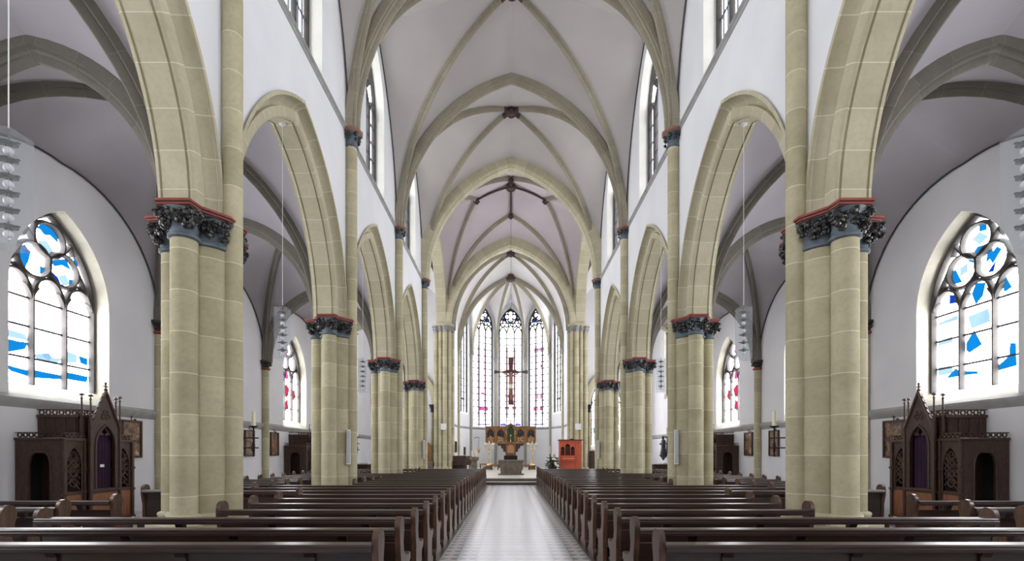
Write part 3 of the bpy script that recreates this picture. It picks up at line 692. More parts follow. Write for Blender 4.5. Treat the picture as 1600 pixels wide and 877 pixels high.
for k, q in J.items():
    mb = MB(); mb.tube([q.lerp(Bz, t) + V((0, 0, .1 * math.sin(PI * t) - .1)) for t in (0, .2, .4, .6, .8, 1)], .065, 8); mb.build('ridge_rib', MAROON, o)
    keystone(q, o, .14, name='small_keystone')
keystone(Bz, o, .3)
for s in (-1, 1):
    mb = MB(); mb.lathe(s * 1.9, yb + 3, [(.05, 16.2), (.05, 16.9)], 8)
mb = MB()
for x in (-4.45, 4.45): sweep(mb, (x, YX, VSP), (0, YX, 16.55), BAND, (0, 1, 0), 20)
tag(mb.build('trim_chancel_arch', SAND2), 'broad pointed stone chancel arch', 'arch', kind='structure')
# wall over chancel arch, chancel vault and apse vault
vault_bay('ceiling_chancel', 'white ribbed vault of the narrow chancel bay', -4.19, 4.19, YX, YC, VSP - .3, 16.6, 15.5, 14.6, 14.6, 16.75, VAULTC, RIBM, line=False, spx=.05, sp1=9.8)
mb = MB(); Kz = V((0, YC, 15.5))
APS = 9.8
fr = [curve((x, y, APS), Kz, 14) for x, y in AP]
apx = []
for i in range(5):
    a, b = V((*AP[i], APS)), V((*AP[i + 1], APS)); m_ = (a + b) / 2 + V((0, 0, 14.75 - APS))
    # stilted wall arch
    for (P, C) in ((a, fr[i]), (b, fr[i + 1])):
        W_ = resample([P] + curve(P + V((0, 0, 2.4)), m_, 14) + [m_.lerp(Kz, t) for t in (.3, .6, 1)], 18)
        loft(mb, resample(C, 18), W_, 5, .05)
o = mb.build('ceiling_apse', VAULTC, ang=60); tag(o, 'white umbrella vault of the apse with radiating ribs', 'vault', kind='structure')
for x, y in AP: rib((x * .97, y - .05, APS), (0, YC, 15.45), o, RIBP, STRW if 0 else RIBM); paint_tip((x * .97, y - .05, APS), (0, YC, 15.45), o)
keystone(Kz, o, .3)

# ------------------------------------------------------------------ piers
def bell_leaves(pts, zs, sz, seed, rnd=.25):
    rr = random.Random(seed); mb = MB()
    for (x, y, dx, dy) in pts:
        for z, f in zs:
            q = Matrix.Rotation(rr.uniform(-.5, .5), 3, 'Z') @ Matrix.Rotation(rr.uniform(-.5, .5), 3, 'X')
            jit = V((rr.uniform(-rnd, rnd) * sz, rr.uniform(-rnd, rnd) * sz, rr.uniform(-rnd, rnd) * sz))
            c = V((x, y, z)) + jit + V((dx, dy, 0)) * sz * .25 * f
            mb.ball(c, sz * f * .62, sz * f * .55, sz * f * .8, q, 7, 5)
            mb.ball(c + V((dx, dy, 0)) * sz * .55 * f + V((0, 0, .3 * sz * f)), sz * f * .42, sz * f * .42, sz * f * .34, q, 7, 4)
            e = V((-dy, dx, 0))
            for g in (-1, 1): mb.ball(c + e * g * sz * .62 * f + V((0, 0, -.1 * sz)), sz * f * .3, sz * f * .3, sz * f * .5, q, 6, 4)
    return mb
def small_capital(t, r, cx, cy, z0, z1, lm=LEAF, bell=CAPB, ring=TANR, seed=1):
    """round leaf capital on a shaft of radius r"""
    h = z1 - z0
    mb = MB(); mb.lathe(cx, cy, [(r, z0), (r + .035, z0 + .02), (r + .035, z0 + .06), (r + .005, z0 + .08), (r + .01, z0 + h * .45), (r + .1, z1 - .1), (r + .12, z1 - .08)], 18)
    c = mb.build('vault_capital', bell, t)
    pts = [(cx + (r + .06) * math.cos(a), cy + (r + .06) * math.sin(a), math.cos(a), math.sin(a)) for a in [2 * PI * i / 8 for i in range(8)]]
    bell_leaves(pts, [(z1 - .15, 1.0), (z0 + h * .42, .8)], .075, seed).build('leaf_carving', lm, c)
    mb = MB(); mb.lathe(cx, cy, [(r + .13, z1 - .09), (r + .17, z1 - .05), (r + .17, z1), (r, z1 + .01)], 10); mb.build('abacus', ring, c)
def pier_mesh(t):
    zc = 4.83
    def shaft(name, x, y, r, z1, mat=SAND):
        mb = MB(); mb.lathe(x, y, [(r, .62), (r, z1)], 20); return mb.build(name, mat, t)
    mb = MB(); mb.lathe(0, 0, [(.42, .62), (.42, zc)], 28); mb.build('core', SAND, t)
    D = .55
    for x, y, r in ((0, -D, .185), (0, D, .185), (-D, 0, .155)): shaft('shaft', x, y, r, zc)
    shaft('vault_shaft', .43, 0, .155, 10.3)
    # base
    mb = MB()
    pl = [(-.3, -.86), (.3, -.86), (.36, -.5), (.68, -.22), (.68, .22), (.36, .5), (.3, .86), (-.3, .86), (-.36, .5), (-.84, .3), (-.84, -.3), (-.36, -.5)]
    mb.prism(pl, lambda a, b, c: (a, b, c), 0, .3); mb.prism([(a * .95, b * .95) for a, b in pl], lambda a, b, c: (a, b, c), .3, .46)
    for x, y, r in ((0, 0, .5), (0, -D, .185), (0, D, .185), (-D, 0, .155), (.43, 0, .155)):
        mb.lathe(x, y, [(r + .09, .46), (r + .11, .5), (r + .09, .54), (r + .04, .56), (r + .06, .6), (r + .05, .63), (r, .65)], 18)
    mb.build('base', SAND2, t)
    # capital: bells
    mb = MB()
    for x, y, r, f in ((0, 0, .42, .12), (0, -D, .185, .1), (0, D, .185, .1), (-D, 0, .155, .1)):
        mb.lathe(x, y, [(r, zc - .02), (r + .035, zc), (r + .035, zc + .04), (r + .006, zc + .06), (r + .012, zc + .22), (r + f * .8, 5.18), (r + f, 5.24)], 24)
    c = mb.build('capital', CAPB, t)
    ab = [(-.25, -.80), (.25, -.80), (.27, -.56), (.52, -.24), (.52, .24), (.27, .56), (.25, .80), (-.25, .80), (-.27, .56), (-.5, .3), (-.78, .26), (-.78, -.26), (-.5, -.3), (-.27, -.56)]
    pts = []
    P2 = [V((a, b)) for a, b in ab]
    for i in range(len(P2)):
        a, b = P2[i], P2[(i + 1) % len(P2)]; d = b - a; L = d.length; nn = V((d.y, -d.x)).normalized()
        if i == 3: continue                                # the vault shaft's side
        k = max(1, round(L / .105))
        for j in range(k):
            q = a + d * ((j + .5) / k) - nn * .05; pts.append((q.x, q.y, nn.x, nn.y))
    lv = bell_leaves(pts, [(5.16, 1.0), (5.07, .85)], .085, 3, .5)
    lv.add(bell_leaves([(p[0] - p[2] * .07, p[1] - p[3] * .07, p[2], p[3]) for p in pts[::2]], [(4.98, .9)], .085, 5, .3))
    for x, y in ((-.22, -.72), (.22, -.72), (-.22, .72), (.22, .72), (-.7, .2), (-.7, -.2), (-.12, -.72), (.12, -.72)):
        lv.ball((x, y, 5.04), .05, .05, .1)
    lv.build('leaf_carving', LEAF, c)
    mb = MB(); f = lambda k: [(a * k, b * k) for a, b in ab]
    mb.prism(f(.97), lambda a, b, c_: (a, b, c_), 5.23, 5.262, 1); mb.prism(f(1.0), lambda a, b, c_: (a, b, c_), 5.262, 5.292, 0)
    mb.prism(f(1.015), lambda a, b, c_: (a, b, c_), 5.292, 5.30, 1); mb.prism(f(1.04), lambda a, b, c_: (a, b, c_), 5.30, SPR + .005, 0)
    mb.build('abacus', [RED, DARKR], c, smooth=False)
    small_capital(t, .155, .43, 0, 10.28, VSP, seed=8)
words = ('off to the side just behind the viewer', 'nearest of those in view', 'second of those in view', 'third of those in view', 'farthest, at the crossing')
proto = None
for s, word in ((-1, 'left'), (1, 'right')):
    for k in range(5):
        lab = 'clustered sandstone pier, dark leaf capital, %s arcade, %s' % (word, words[k])
        if proto is None:
            proto = thing('stone_pier', lab, 'pier', (-PXC, PY[0], 0), 0, 'clustered piers of the nave arcades', 'structure'); pier_mesh(proto)
        else: dup(proto, (s * PXC, PY[k], 0), 0 if s < 0 else PI, lab)
# east crossing piers
xp = None
for s, word in ((-1, 'left'), (1, 'right')):
    if xp is None:
        xp = thing('chancel_pier', 'clustered stone pier carrying the chancel arch on the %s' % word, 'pier', (s * 4.75, YX + .15, 0), 0, 'piers of the chancel arch', 'structure')
        mb = MB(); mb.prism([(-.55, -.2), (-.25, -.42), (.25, -.42), (.5, -.2), (.5, .3), (-.55, .3)], lambda a, b, c: (a, b, c), 0, 10.2)
        for f in range(len(mb.f)): mb.uv[f] = [(mb.v[i][2], 0) for i in mb.f[f]]
        mb.build('core', SAND, xp, smooth=False)
        SH = ((-.62, -.22, .17), (-.28, -.45, .13), (.05, -.5, .17), (.34, -.38, .13), (.52, -.05, .16))
        for x, y, r in SH:
            mb = MB(); mb.lathe(x, y, [(r + .1, 0), (r + .1, .45), (r + .03, .55), (r, .62), (r, 10.22)], 16); mb.build('shaft', SAND, xp)
        mb = MB()
        for x, y, r in SH: mb.lathe(x, y, [(r, 10.2), (r + .03, 10.22), (r + .01, 10.3), (r + .02, 10.45), (r + .1, 10.64)], 16)
        c = mb.build('capital', LEAFG, xp)
        bell_leaves([(x + math.cos(a) * (r + .06), y + math.sin(a) * (r + .06), math.cos(a), math.sin(a)) for x, y, r in SH for a in (-2.6, -1.6, -.6)], [(10.56, 1), (10.38, .8)], .085, 4).build('leaf_carving', LEAFG, c)
        mb = MB(); mb.prism([(-.86, -.3), (-.5, -.62), (.2, -.75), (.6, -.45), (.74, .05), (.74, .3), (-.86, .3)], lambda a, b, c_: (a, b, c_), 10.64, 10.76); mb.build('abacus', SAND2, c, smooth=False)
    else:
        o = dup(xp, (s * 4.75, YX + .15, 0), 0, 'clustered stone pier carrying the chancel arch on the %s' % word); o.scale = (-1, 1, 1)
# aisle wall shafts
ws = None
for s, word in ((-1, 'left'), (1, 'right')):
    for k in range(5):
        lab = 'round stone wall shaft with dark capital in the %s aisle, %s' % (word, words[k].replace('of those in view', 'from the viewer').replace('off to the side just behind', 'beside'))
        if ws is None:
            ws = thing('wall_shaft', lab, 'shaft', (s * 10.07, PY[k], 0), 0, 'shafts on the aisle walls', 'structure')
            mb = MB(); mb.lathe(0, 0, [(.26, 0), (.26, .3), (.22, .4), (.145, .5), (.145, 4.98)], 16); mb.build('shaft', SAND, ws)
            mb = MB(); mb.lathe(0, 0, [(.145, 4.95), (.19, 4.98), (.19, 5.02), (.15, 5.05), (.17, 5.15), (.24, 5.24), (.27, 5.26), (.27, SPR)], 16); c = mb.build('capital', LEAF, ws)
            mb = MB(); mb.lathe(0, 0, [(.19, 4.97), (.2, 5.0), (.19, 5.035)], 16); mb.build('ring', RED, c)
            bell_leaves([(.19 * math.cos(a), .19 * math.sin(a), math.cos(a), math.sin(a)) for a in [PI / 4 * i for i in range(8)]], [(5.17, 1)], .07, 6).build('leaf_carving', LEAF, c)
        else: dup(ws, (s * 10.07, PY[k], 0), 0, lab)

# ------------------------------------------------------------------ pews
END = [(-.13, 0), (-.13, .07), (-.07, .12), (-.075, .5), (-.12, .72), (-.125, .82)] + [(-.02 + .105 * math.cos(a), .84 + .105 * math.sin(a)) for a in [PI - PI * i / 10 for i in range(11)]] + \
      [(.08, .78), (.05, .66), (.075, .56), (.16, .5), (.30, .475), (.36, .50), (.41, .47), (.41, .42), (.36, .39), (.31, .36), (.29, .2), (.31, .12), (.40, .07), (.40, 0)]
def end_mesh():
    mb = MB(); mb.prism(END, lambda a, b, c: (c, a, b), -.028, .028)
    return mb
_e = end_mesh()
def make_pew(L, label, group, solid=False):
    t = thing('pew', label, 'pew', (0, 0, 0), 0, group)
    for sx in (-1, 1):
        mb = MB(); mb.add(_e, Matrix.Translation((sx * L / 2, 0, 0))); mb.build('pew_end', WOODE, t, ang=30)
    h = L / 2 - .02
    mb = MB(); mb.bbox(-h, h, -.16, .0, .785, .825, .012); ledge = mb.build('book_ledge', WOOD, t, smooth=False)
    mb = MB(); mb.bbox(-h, h, -.17, -.145, .755, .795, .005); mb.build('ledge_lip', WOOD, ledge, smooth=False)
    mb = MB(); mb.prism([(-.055, .36), (-.03, .36), (-.062, .675), (-.087, .675)] if not solid else [(-.055, .12), (-.03, .12), (-.03, .785), (-.055, .785)], lambda a, b, c: (c, a, b), -h, h); mb.build('backrest', WOOD, t, smooth=False)
    mb = MB(); mb.bbox(-h, h, -.04, .36, .425, .455, .01); mb.build('seat', WOOD, t, smooth=False)
    mb = MB(); mb.bbox(-h, h, -.34, -.2, .17, .205, .01); kn = mb.build('kneeler', WOOD, t, smooth=False)
    mb = MB(); mb.box(-h, h, -.29, -.25, .0, .17); mb.build('kneeler_support', WOOD, kn, smooth=False)
    n = max(1, round(L / 1.15))
    for i in range(n):
        x = -h + 2 * h * (i + .5) / n if n > 1 else 0
        mb = MB(); mb.prism([(-.12, .785), (-.02, .785), (-.03, .42), (-.06, .42), (-.075, .7)], lambda a, b, c: (c, a, b), x - .045, x + .045); mb.build('bracket', WOOD, t, smooth=False)
    return t
numw = ['first', 'second', 'third', 'fourth', 'fifth', 'sixth', 'seventh', 'eighth', 'ninth', 'tenth', 'eleventh', 'twelfth', 'thirteenth', 'fourteenth', 'fifteenth', 'sixteenth', 'seventeenth', 'eighteenth', 'nineteenth', 'twentieth', 'twenty-first', 'twenty-second', 'twenty-third', 'twenty-fourth']
PEW0, PS = 4.29, .82
protos = {}
def pew(L, x, y, label, group, solid=False, z=.035):
    key = (L, solid)
    if key not in protos:
        t = protos[key] = make_pew(L, label, group, solid); t.location = (x, y, z); t.scale = (1, 1, .965); return t
    return dup(protos[key], (x, y, z), 0, label, group)
NROW = 24
for s, word in ((-1, 'left'), (1, 'right')):
    for r in range(NROW):
        x0, x1 = 1.2, 3.95
        yy = PEW0 + r * PS; lg = not any(p - 1.8 < yy < p + 1.25 for p in PY)
        if lg and yy < PY[4] - 3: x1 = 5.6
        long_ = 'long ' if x1 > 5 else ''
        extra = ' with solid back' if r == 0 else ''
        pew(round(x1 - x0, 2), s * (x0 + x1) / 2, PEW0 + r * PS, ('%%sdark pew%%s %s of the central aisle, %%s row from back' % word) % (long_, extra, numw[r]), 'pews of the %s nave block' % word, r == 0)
    for i, y in enumerate((6.5, 7.32, 8.3)):
        pew(2.2, s * 7.7, y, 'dark pew before the near confessional in the %s aisle, %s row from the back' % (word, numw[i]), 'pews by the %s confessional' % word, z=0)
    for i in range(17):
        y = 10.75 + .82 * i
        pew(1.95, s * 6.93, y, 'short dark pew%s in the %s aisle, %s row past the near pier' % (' with solid back' if i == 0 else '', word, numw[i]), 'pews of the %s aisle block' % word, i == 0, z=0)

# wooden floor under the pew blocks
for s, word in ((-1, 'left'), (1, 'right')):
    mb = MB(); pp = [(1.1, 3.7), (5.72, 3.7), (5.72, 6.4), (4.02, 6.4), (4.02, 9.55), (5.72, 9.55), (5.72, 12.1), (4.02, 12.1), (4.02, 15.65), (5.72, 15.65), (5.72, 18.3), (4.02, 18.3), (4.02, 21.8), (5.72, 21.8), (5.72, 23.4), (4.02, 23.4), (4.02, 23.9), (1.1, 23.9)]
    mb.prism([(s * a, b) for a, b in pp], lambda a, b, c: (a, b, c), 0, .035)
    o = mb.build('pew_platform', WOOD, smooth=False); tag(o, 'low dark wooden floor platform under the %s nave pews' % word, 'platform')

# ------------------------------------------------------------------ confessionals
def make_confessional(label, group, card):
    t = thing('confessional', label, 'confessional', (0, 0, 0), 0, group)
    W, D = .92, .95                                        # half width, depth; front is -y, back on the wall at y=0
    f = lambda x0: (lambda a, b, c: (x0 + c, a, b))
    arch = [(-.72, .12), (-.26, .12), (-.26, 1.35), (-.30, 1.52), (-.38, 1.6), (-.6, 1.6), (-.68, 1.52), (-.72, 1.35)]
    for sx in (-1, 1):
        mb = MB(); mb.slab([(-D + .02, 0), (0, 0), (0, 1.84), (-D + .02, 1.84)], [arch], f(sx * W), -.03, .03); sp_ = mb.build('side_panel', WOODC, t, smooth=False)
        mb = MB(); bar_pts = arch
        mb.tube([(sx * (W + .03), a, b) for a, b in arch[1:] + arch[:1]], .02, 6); mb.build('arch_moulding', WOODC, sp_)
        # front bay with lattice
        x0, x1 = (sx * .4, sx * W) if sx > 0 else (sx * W, sx * .4)
        xm = (x0 + x1) / 2
        op = [(xm + a, b) for a, b in ogive(.17, .78, 1.35, 1.7, 6)]
        mb = MB(); mb.slab([(x0, .7), (x1, .7), (x1, 1.84), (x0, 1.84)], [op], lambda a, b, c: (a, c, b), -D, -D + .05); fp = mb.build('front_panel', WOODC, t, smooth=False)
        mb = MB()
        for i in range(-8, 13):
            z = .78 + i * .12
            for g in (-1, 1):
                p0, p1 = V((xm - .17, z)), V((xm + .17, z + g * .34))
                if min(p0.y, p1.y) < .78 or max(p0.y, p1.y) > 1.66: continue
                mb.tube([(p0.x, -D + .03, p0.y), (p1.x, -D + .03, p1.y)], .016, 5)
        for z in (.95, 1.15, 1.35): bar(mb, circ(xm, z, .08, 10), .03, -D + .01, -D + .05, True)
        bar(mb, foil(xm, 1.5, .11, 4), .025, -D + .01, -D + .05, True); mb.build('lattice', WOODC, fp)
        mb = MB(); mb.bbox(x0, x1, -D, -D + .05, 0, .7, .01); mb.build('lower_panel', WOODL, t, smooth=False)
        mb = MB()
        for x in (sx * W, sx * .42):
            mb.bbox(x - .035, x + .035, -D - .05, -D + .02, 0, 1.86, .012)
            mb.lathe(x, -D - .02, [(.055, .7), (.06, .74), (.03, .78)], 6); mb.lathe(x, -D - .02, [(.055, 1.2), (.06, 1.24), (.03, 1.28)], 6)
        mb.build('buttress', WOODC, t, smooth=False)
        mb = MB(); mb.bbox(min(sx * .38, sx * (W + .06)), max(sx * .38, sx * (W + .06)), -D - .06, .0, 1.84, 1.9, .015); co = mb.build('cornice', WOODC, t, smooth=False)
        mb = MB(); nn = 5
        for i in range(nn): bar(mb, circ(sx * (.46 + .1 * i), 1.955, .042, 8), .02, -D - .03, -D, True)
        mb.box(min(sx * .42, sx * .95), max(sx * .42, sx * .95), -D - .03, -D, 1.995, 2.01)
        for i in range(8):
            m2 = MB(); bar(m2, circ(-D + .06 + .115 * i, 1.955, .045, 8), .02, -.015, .015, True)
            mb.add(m2, Matrix.Translation((sx * (W + .02), 0, 0)) @ Matrix.Rotation(PI / 2, 4, 'Z'))
        mb.box(sx * (W + .02) - .015, sx * (W + .02) + .015, -D, 0, 1.995, 2.01)
        mb.build('cresting', WOODC, co)
    mb = MB(); mb.box(-W, W, -.05, -.0, 0, 1.84); mb.build('back_board', DARK, t, smooth=False)
    mb = MB(); mb.box(-W + .03, -.42, -.93, -.05, 1.78, 1.84); mb.box(.42, W - .03, -.93, -.05, 1.78, 1.84); mb.build('side_roof', DARK, t, smooth=False)
    # partitions and centre block
    for sx in (-1, 1):
        mb = MB(); mb.box(sx * .41 - .02, sx * .41 + .02, -D, 0, 0, 2.3); mb.build('partition', WOODC, t, smooth=False)
    mb = MB(); mb.box(-.46, .46, -D + .12, 0, 1.9, 2.36)
    for i in range(5): mb.bbox(-.46 + .184 * i, -.43 + .184 * i, -D + .1, -D + .13, 1.95, 2.3, .004)
    for sx in (-1, 1):
        for i in range(4): mb.bbox(min(sx * .455, sx * .475), max(sx * .455, sx * .475), -D + .14 + .22 * i, -D + .17 + .22 * i, 1.92, 2.34, .004)
    up = mb.build('upper_block', WOODC, t, smooth=False)
    mb = MB(); mb.bbox(-.5, .5, -D + .06, 0, 2.34, 2.4, .012)
    for i in range(7): bar(mb, circ(-.42 + .14 * i, 2.45, .05, 8), .022, -D + .07, -D + .1, True)
    mb.box(-.48, .48, -D + .07, -D + .1, 2.495, 2.515)
    for sx in (-1, 1):
        for i in range(6):
            m2 = MB(); bar(m2, circ(-D + .16 + .14 * i, 2.45, .05, 8), .022, -.015, .015, True)
            mb.add(m2, Matrix.Translation((sx * .47, 0, 0)) @ Matrix.Rotation(PI / 2, 4, 'Z'))
        mb.box(sx * .47 - .015, sx * .47 + .015, -D + .07, 0, 2.495, 2.515)
    mb.build('upper_cresting', WOODC, up, smooth=False)
    FY = -D - .12
    op = ogive(.27, .8, 1.75, 2.2, 8)
    ga = [(-.38, .7), (.38, .7), (.38, 2.18), (.3, 2.3), (0, 2.92), (-.3, 2.3), (-.38, 2.18)]
    mb = MB(); mb.slab(ga, [op], lambda a, b, c: (a, c, b), FY, FY + .07); gb = mb.build('gable', WOODC, t, smooth=False)
    mb = MB(); bar(mb, op[1:] + op[:1], .05, FY - .03, FY + .02); mb.tube([(-.4, FY - .01, 2.14), (0, FY - .01, 2.96)], .03, 6); mb.tube([(.4, FY - .01, 2.14), (0, FY - .01, 2.96)], .03, 6)
    bar(mb, foil(0, 2.42, .12, 3), .03, FY - .02, FY + .02, True)
    for i in range(6):
        for g in (-1, 1): mb.ball((g * (.4 - .06 * i - .02), FY, 2.2 + .123 * i), .035)
    mb.tube([(0, FY, 2.92), (0, FY, 3.12)], .018, 6); mb.ball((0, FY, 2.99), .04, .04, .03); mb.box(-.055, .055, FY - .012, FY + .012, 3.05, 3.07); mb.ball((0, FY, 3.13), .025)
    mb.build('crockets', WOODC, gb)
    mb = MB(); mb.holes(ogive(.26, 1.98, 1.99, 2.19, 6), [foil(0, 2.05, .075, 4, n=5)], lambda a, b: (a, FY + .03, b)); mb.build('gable_tracery', WOODC, gb, smooth=False)
    rows = []
    for z in (.74, 1.0, 1.4, 1.8, 2.15):
        rows.append([(-.3 + .6 * i / 40, FY + .13 + .028 * math.sin(i * .95 + .3 * z), z) for i in range(41)])
    mb = MB(); mb.grid(rows); mb.build('curtain', PURP, t)
    if card:
        mb = MB(); mb.box(-.055, .055, FY + .075, FY + .08, 1.27, 1.33); mb.build('card', WHITE, t, smooth=False)
    mb = MB(); mb.bbox(-.37, .37, FY + .01, FY + .06, .04, .76, .01); dr = mb.build('half_door', WOODL, t, smooth=False)
    mb = MB(); mb.bbox(-.4, .4, FY - .03, FY + .08, .74, .79, .012); mb.build('door_rail', WOODC, dr, smooth=False)
    for x, y, z in ((-.4, FY, 2.82), (.4, FY, 2.86), (-.46, -D + .02, 2.84), (.46, -D + .02, 2.84)):
        mb = MB(); mb.bbox(x - .03, x + .03, y - .03, y + .03, 0, 2.3, .01)
        mb.lathe(x, y, [(.035, 2.3), (.02, 2.36), (.016, z - .1), (.03, z - .09), (.012, z - .06), (.012, z - .03), (.045, z - .02), (.045, z), (.01, z + .03)], 6); mb.build('pinnacle', WOODC, t)
    mb = MB(); mb.box(-W - .05, W + .05, -D - .06, 0, 0, .1); mb.build('plinth', WOODC, t, smooth=False)
    return t
c1 = make_confessional('carved oak confessional with purple curtain under the blue window, left aisle, white card', 'carved oak confessionals', True)
c1.location = (-AX + .02, 11.1, 0); c1.rotation_euler = (0, 0, PI / 2)
c2 = make_confessional('carved oak confessional with purple curtain under the blue window, right aisle', 'carved oak confessionals', False)
c2.location = (AX - .02, 11.15, 0); c2.rotation_euler = (0, 0, -PI / 2)
dup(c2, (-AX + .02, 23.2, 0), PI / 2, 'distant carved oak confessional under the red window, left aisle')
dup(c2, (AX - .02, 23.2, 0), -PI / 2, 'distant carved oak confessional under the red window, right aisle')

# ------------------------------------------------------------------ pictures on the aisle walls
pic_no = [0]
def picture(s, y, label):
    pic_no[0] += 1
    t = thing('wall_picture', label, 'picture', (s * (AX - .005), y, 1.95), -s * PI / 2, 'framed pictures along the aisle walls')
    w, h = .35, .5
    mb = MB(); mb.slab([(-w, -h), (w, -h), (w, h), (-w, h)], [[(-w + .05, -h + .05), (w - .05, -h + .05), (w - .05, h - .05), (-w + .05, h - .05)]], lambda a, b, c: (a, c, b), -.07, 0)
    fr_ = mb.build('picture_frame', WOODC, t, smooth=False)
    mb = MB(); mb.tube([(0, -.03, h), (0, -.03, h + .13)], .012, 6); mb.tube([(-.04, -.03, h + .085), (.04, -.03, h + .085)], .012, 6); mb.ball((.13, -.03, h + .02), .035, .03, .03); mb.build('top_cross', WOODC, fr_)
    mb = MB(); mb.box(-w + .04, w - .04, -.035, -.01, -h + .04, h - .04); mb.build('canvas', painting('painted_canvas_%d' % pic_no[0], pic_no[0]), t, smooth=False)
for s, word in ((-1, 'left'), (1, 'right')):
    for y, where in ((13.25, 'just past the near confessional'), (19.25, 'just before the second wall shaft'), (21.3, 'just past the second wall shaft'), (15.3, 'behind the near pier')):
        picture(s, y, 'small framed painting on the %s aisle wall, %s' % (word, where))

# ------------------------------------------------------------------ hanging lamps
lamp = None
def make_lamp(label, group):
    t = thing('pendant_lamp', label, 'lamp', (0, 0, 0), 0, group)       # origin at the arch's apex
    mb = MB(); mb.lathe(0, 0, [(.08, 0), (.08, -.03), (.03, -.07), (.01, -.1)], 12); mb.build('ceiling_hook', WHITE, t)
    mb = MB(); mb.tube([(0, 0, -.08), (0, 0, -4.1)], .006, 6); mb.build('cable', WHITE, t)
    for x0, x1, y0, y1 in ((-.13, .13, -.135, -.125), (-.13, .13, .125, .135), (-.135, -.125, -.13, .13), (.125, .135, -.13, .13)):
        mb = MB(); mb.box(x0, x1, y0, y1, -5.32, -4.16); mb.build('acrylic_plate', ACR, t, smooth=False)
    mb = MB(); mb.tube([(0, 0, -4.1), (0, 0, -5.2)], .008, 6); rod = mb.build('rod', IRON, t)
    for i in range(6):
        z = -4.32 - i * .17
        mb = MB(); mb.lathe(0, 0, [(.02, z + .1), (.075, z + .075), (.08, z + .06), (.03, z + .055), (.03, z + .025)], 10); mb.box(-.11, .11, -.012, .012, z + .06, z + .075); mb.build('bracket', IRON, rod, smooth=False)
        mb = MB(); mb.ball((0, 0, z - .01), .045, seg=12, rings=8); mb.build('bulb', BULB, t)
    return t
for s, word in ((-1, 'left'), (1, 'right')):
    for k in range(1, 5):
        yc = (ys[k] + ys[k + 1]) / 2; x = s * 5.18
        lab = 'clear acrylic pendant lamp with stacked bulbs, %s arcade, %s arch from the viewer' % (word, ordn[k - 1])
        if lamp is None: lamp = make_lamp(lab, 'pendant lamps in the arcade arches'); lamp.location = (x, yc, 9.0)
        else: dup(lamp, (x, yc, 9.0), 0, lab)

# ------------------------------------------------------------------ apostle candles and loudspeakers on the piers
cb = None
for s, word in ((-1, 'left'), (1, 'right')):
    for k in (1, 2, 3):
        lab = 'ivory candle on a black iron bracket at the %s pier of the %s arcade' % (('near', 'second', 'third')[k - 1], word)
        loc = (s * 4.72, PY[k] + .9, 1.5); 
        if cb is None:
            cb = thing('candle_bracket', lab, 'candle', loc, 0, 'candles on iron brackets at the piers')
            mb = MB(); mb.tube([(0, 0, .02), (0, 0, .56)], .016, 8); mb.lathe(0, 0, [(.01, .54), (.07, .56), (.08, .575), (.01, .58)], 12)
            mb.ball((0, 0, .2), .03, .03, .12); mb.build('stem', IRON, cb)
            for z in (.18, .36):
                mb = MB(); mb.tube([(.05, .08, z), (0, 0, z), (-.31, -.16, z)], .012, 6); mb.build('arm', IRON, cb)
            mb = MB(); mb.lathe(0, 0, [(.035, .575), (.035, .84), (.02, .85)], 12); mb.build('candle', WAX, cb)
        else:
            o = dup(cb, loc, 0, lab); o.scale = (1 if s < 0 else -1, 1, 1)
sk = None
for s, word in ((-1, 'left'), (1, 'right')):
    for k in (2, 4):
        lab = 'slim white column loudspeaker on the %s pier of the %s arcade' % ('second' if k == 2 else 'farthest', word)
        loc = (s * 4.60, PY[k] - .27, 1.26)
        if sk is None:
            sk = thing('column_loudspeaker', lab, 'loudspeaker', loc, .25, 'white column loudspeakers')
            mb = MB(); mb.bbox(-.055, .055, -.05, .06, 0, .97, .012); mb.build('housing', WHITE, sk, smooth=False)
            mb = MB(); mb.bbox(-.045, .045, -.056, -.04, .03, .94, .006); mb.build('grille', SPK, sk, smooth=False)
            mb = MB(); mb.box(-.02, .02, .05, .13, .2, .25); mb.box(-.02, .02, .05, .13, .7, .75); mb.build('bracket', IRON, sk, smooth=False)
        else: dup(sk, loc, -s * .25, lab)

# ------------------------------------------------------------------ chancel furnishings
def figure(h, mat=FIG, head=FLESH):
    """small robed carved figure, about h tall"""
    mb = MB()
    mb.lathe(0, 0, [(.2 * h, 0), (.22 * h, .05 * h), (.17 * h, .3 * h), (.14 * h, .5 * h), (.17 * h, .68 * h), (.15 * h, .76 * h), (.06 * h, .82 * h)], 10, 0, sy=.75)
    mb.ball((0, -.01 * h, .9 * h), .075 * h, .08 * h, .1 * h, m=1)
    for g in (-1, 1): mb.tube([(g * .16 * h, 0, .74 * h), (g * .2 * h, -.08 * h, .55 * h), (g * .03 * h, -.17 * h, .58 * h)], [.06 * h, .055 * h, .035 * h], 6)
    return mb
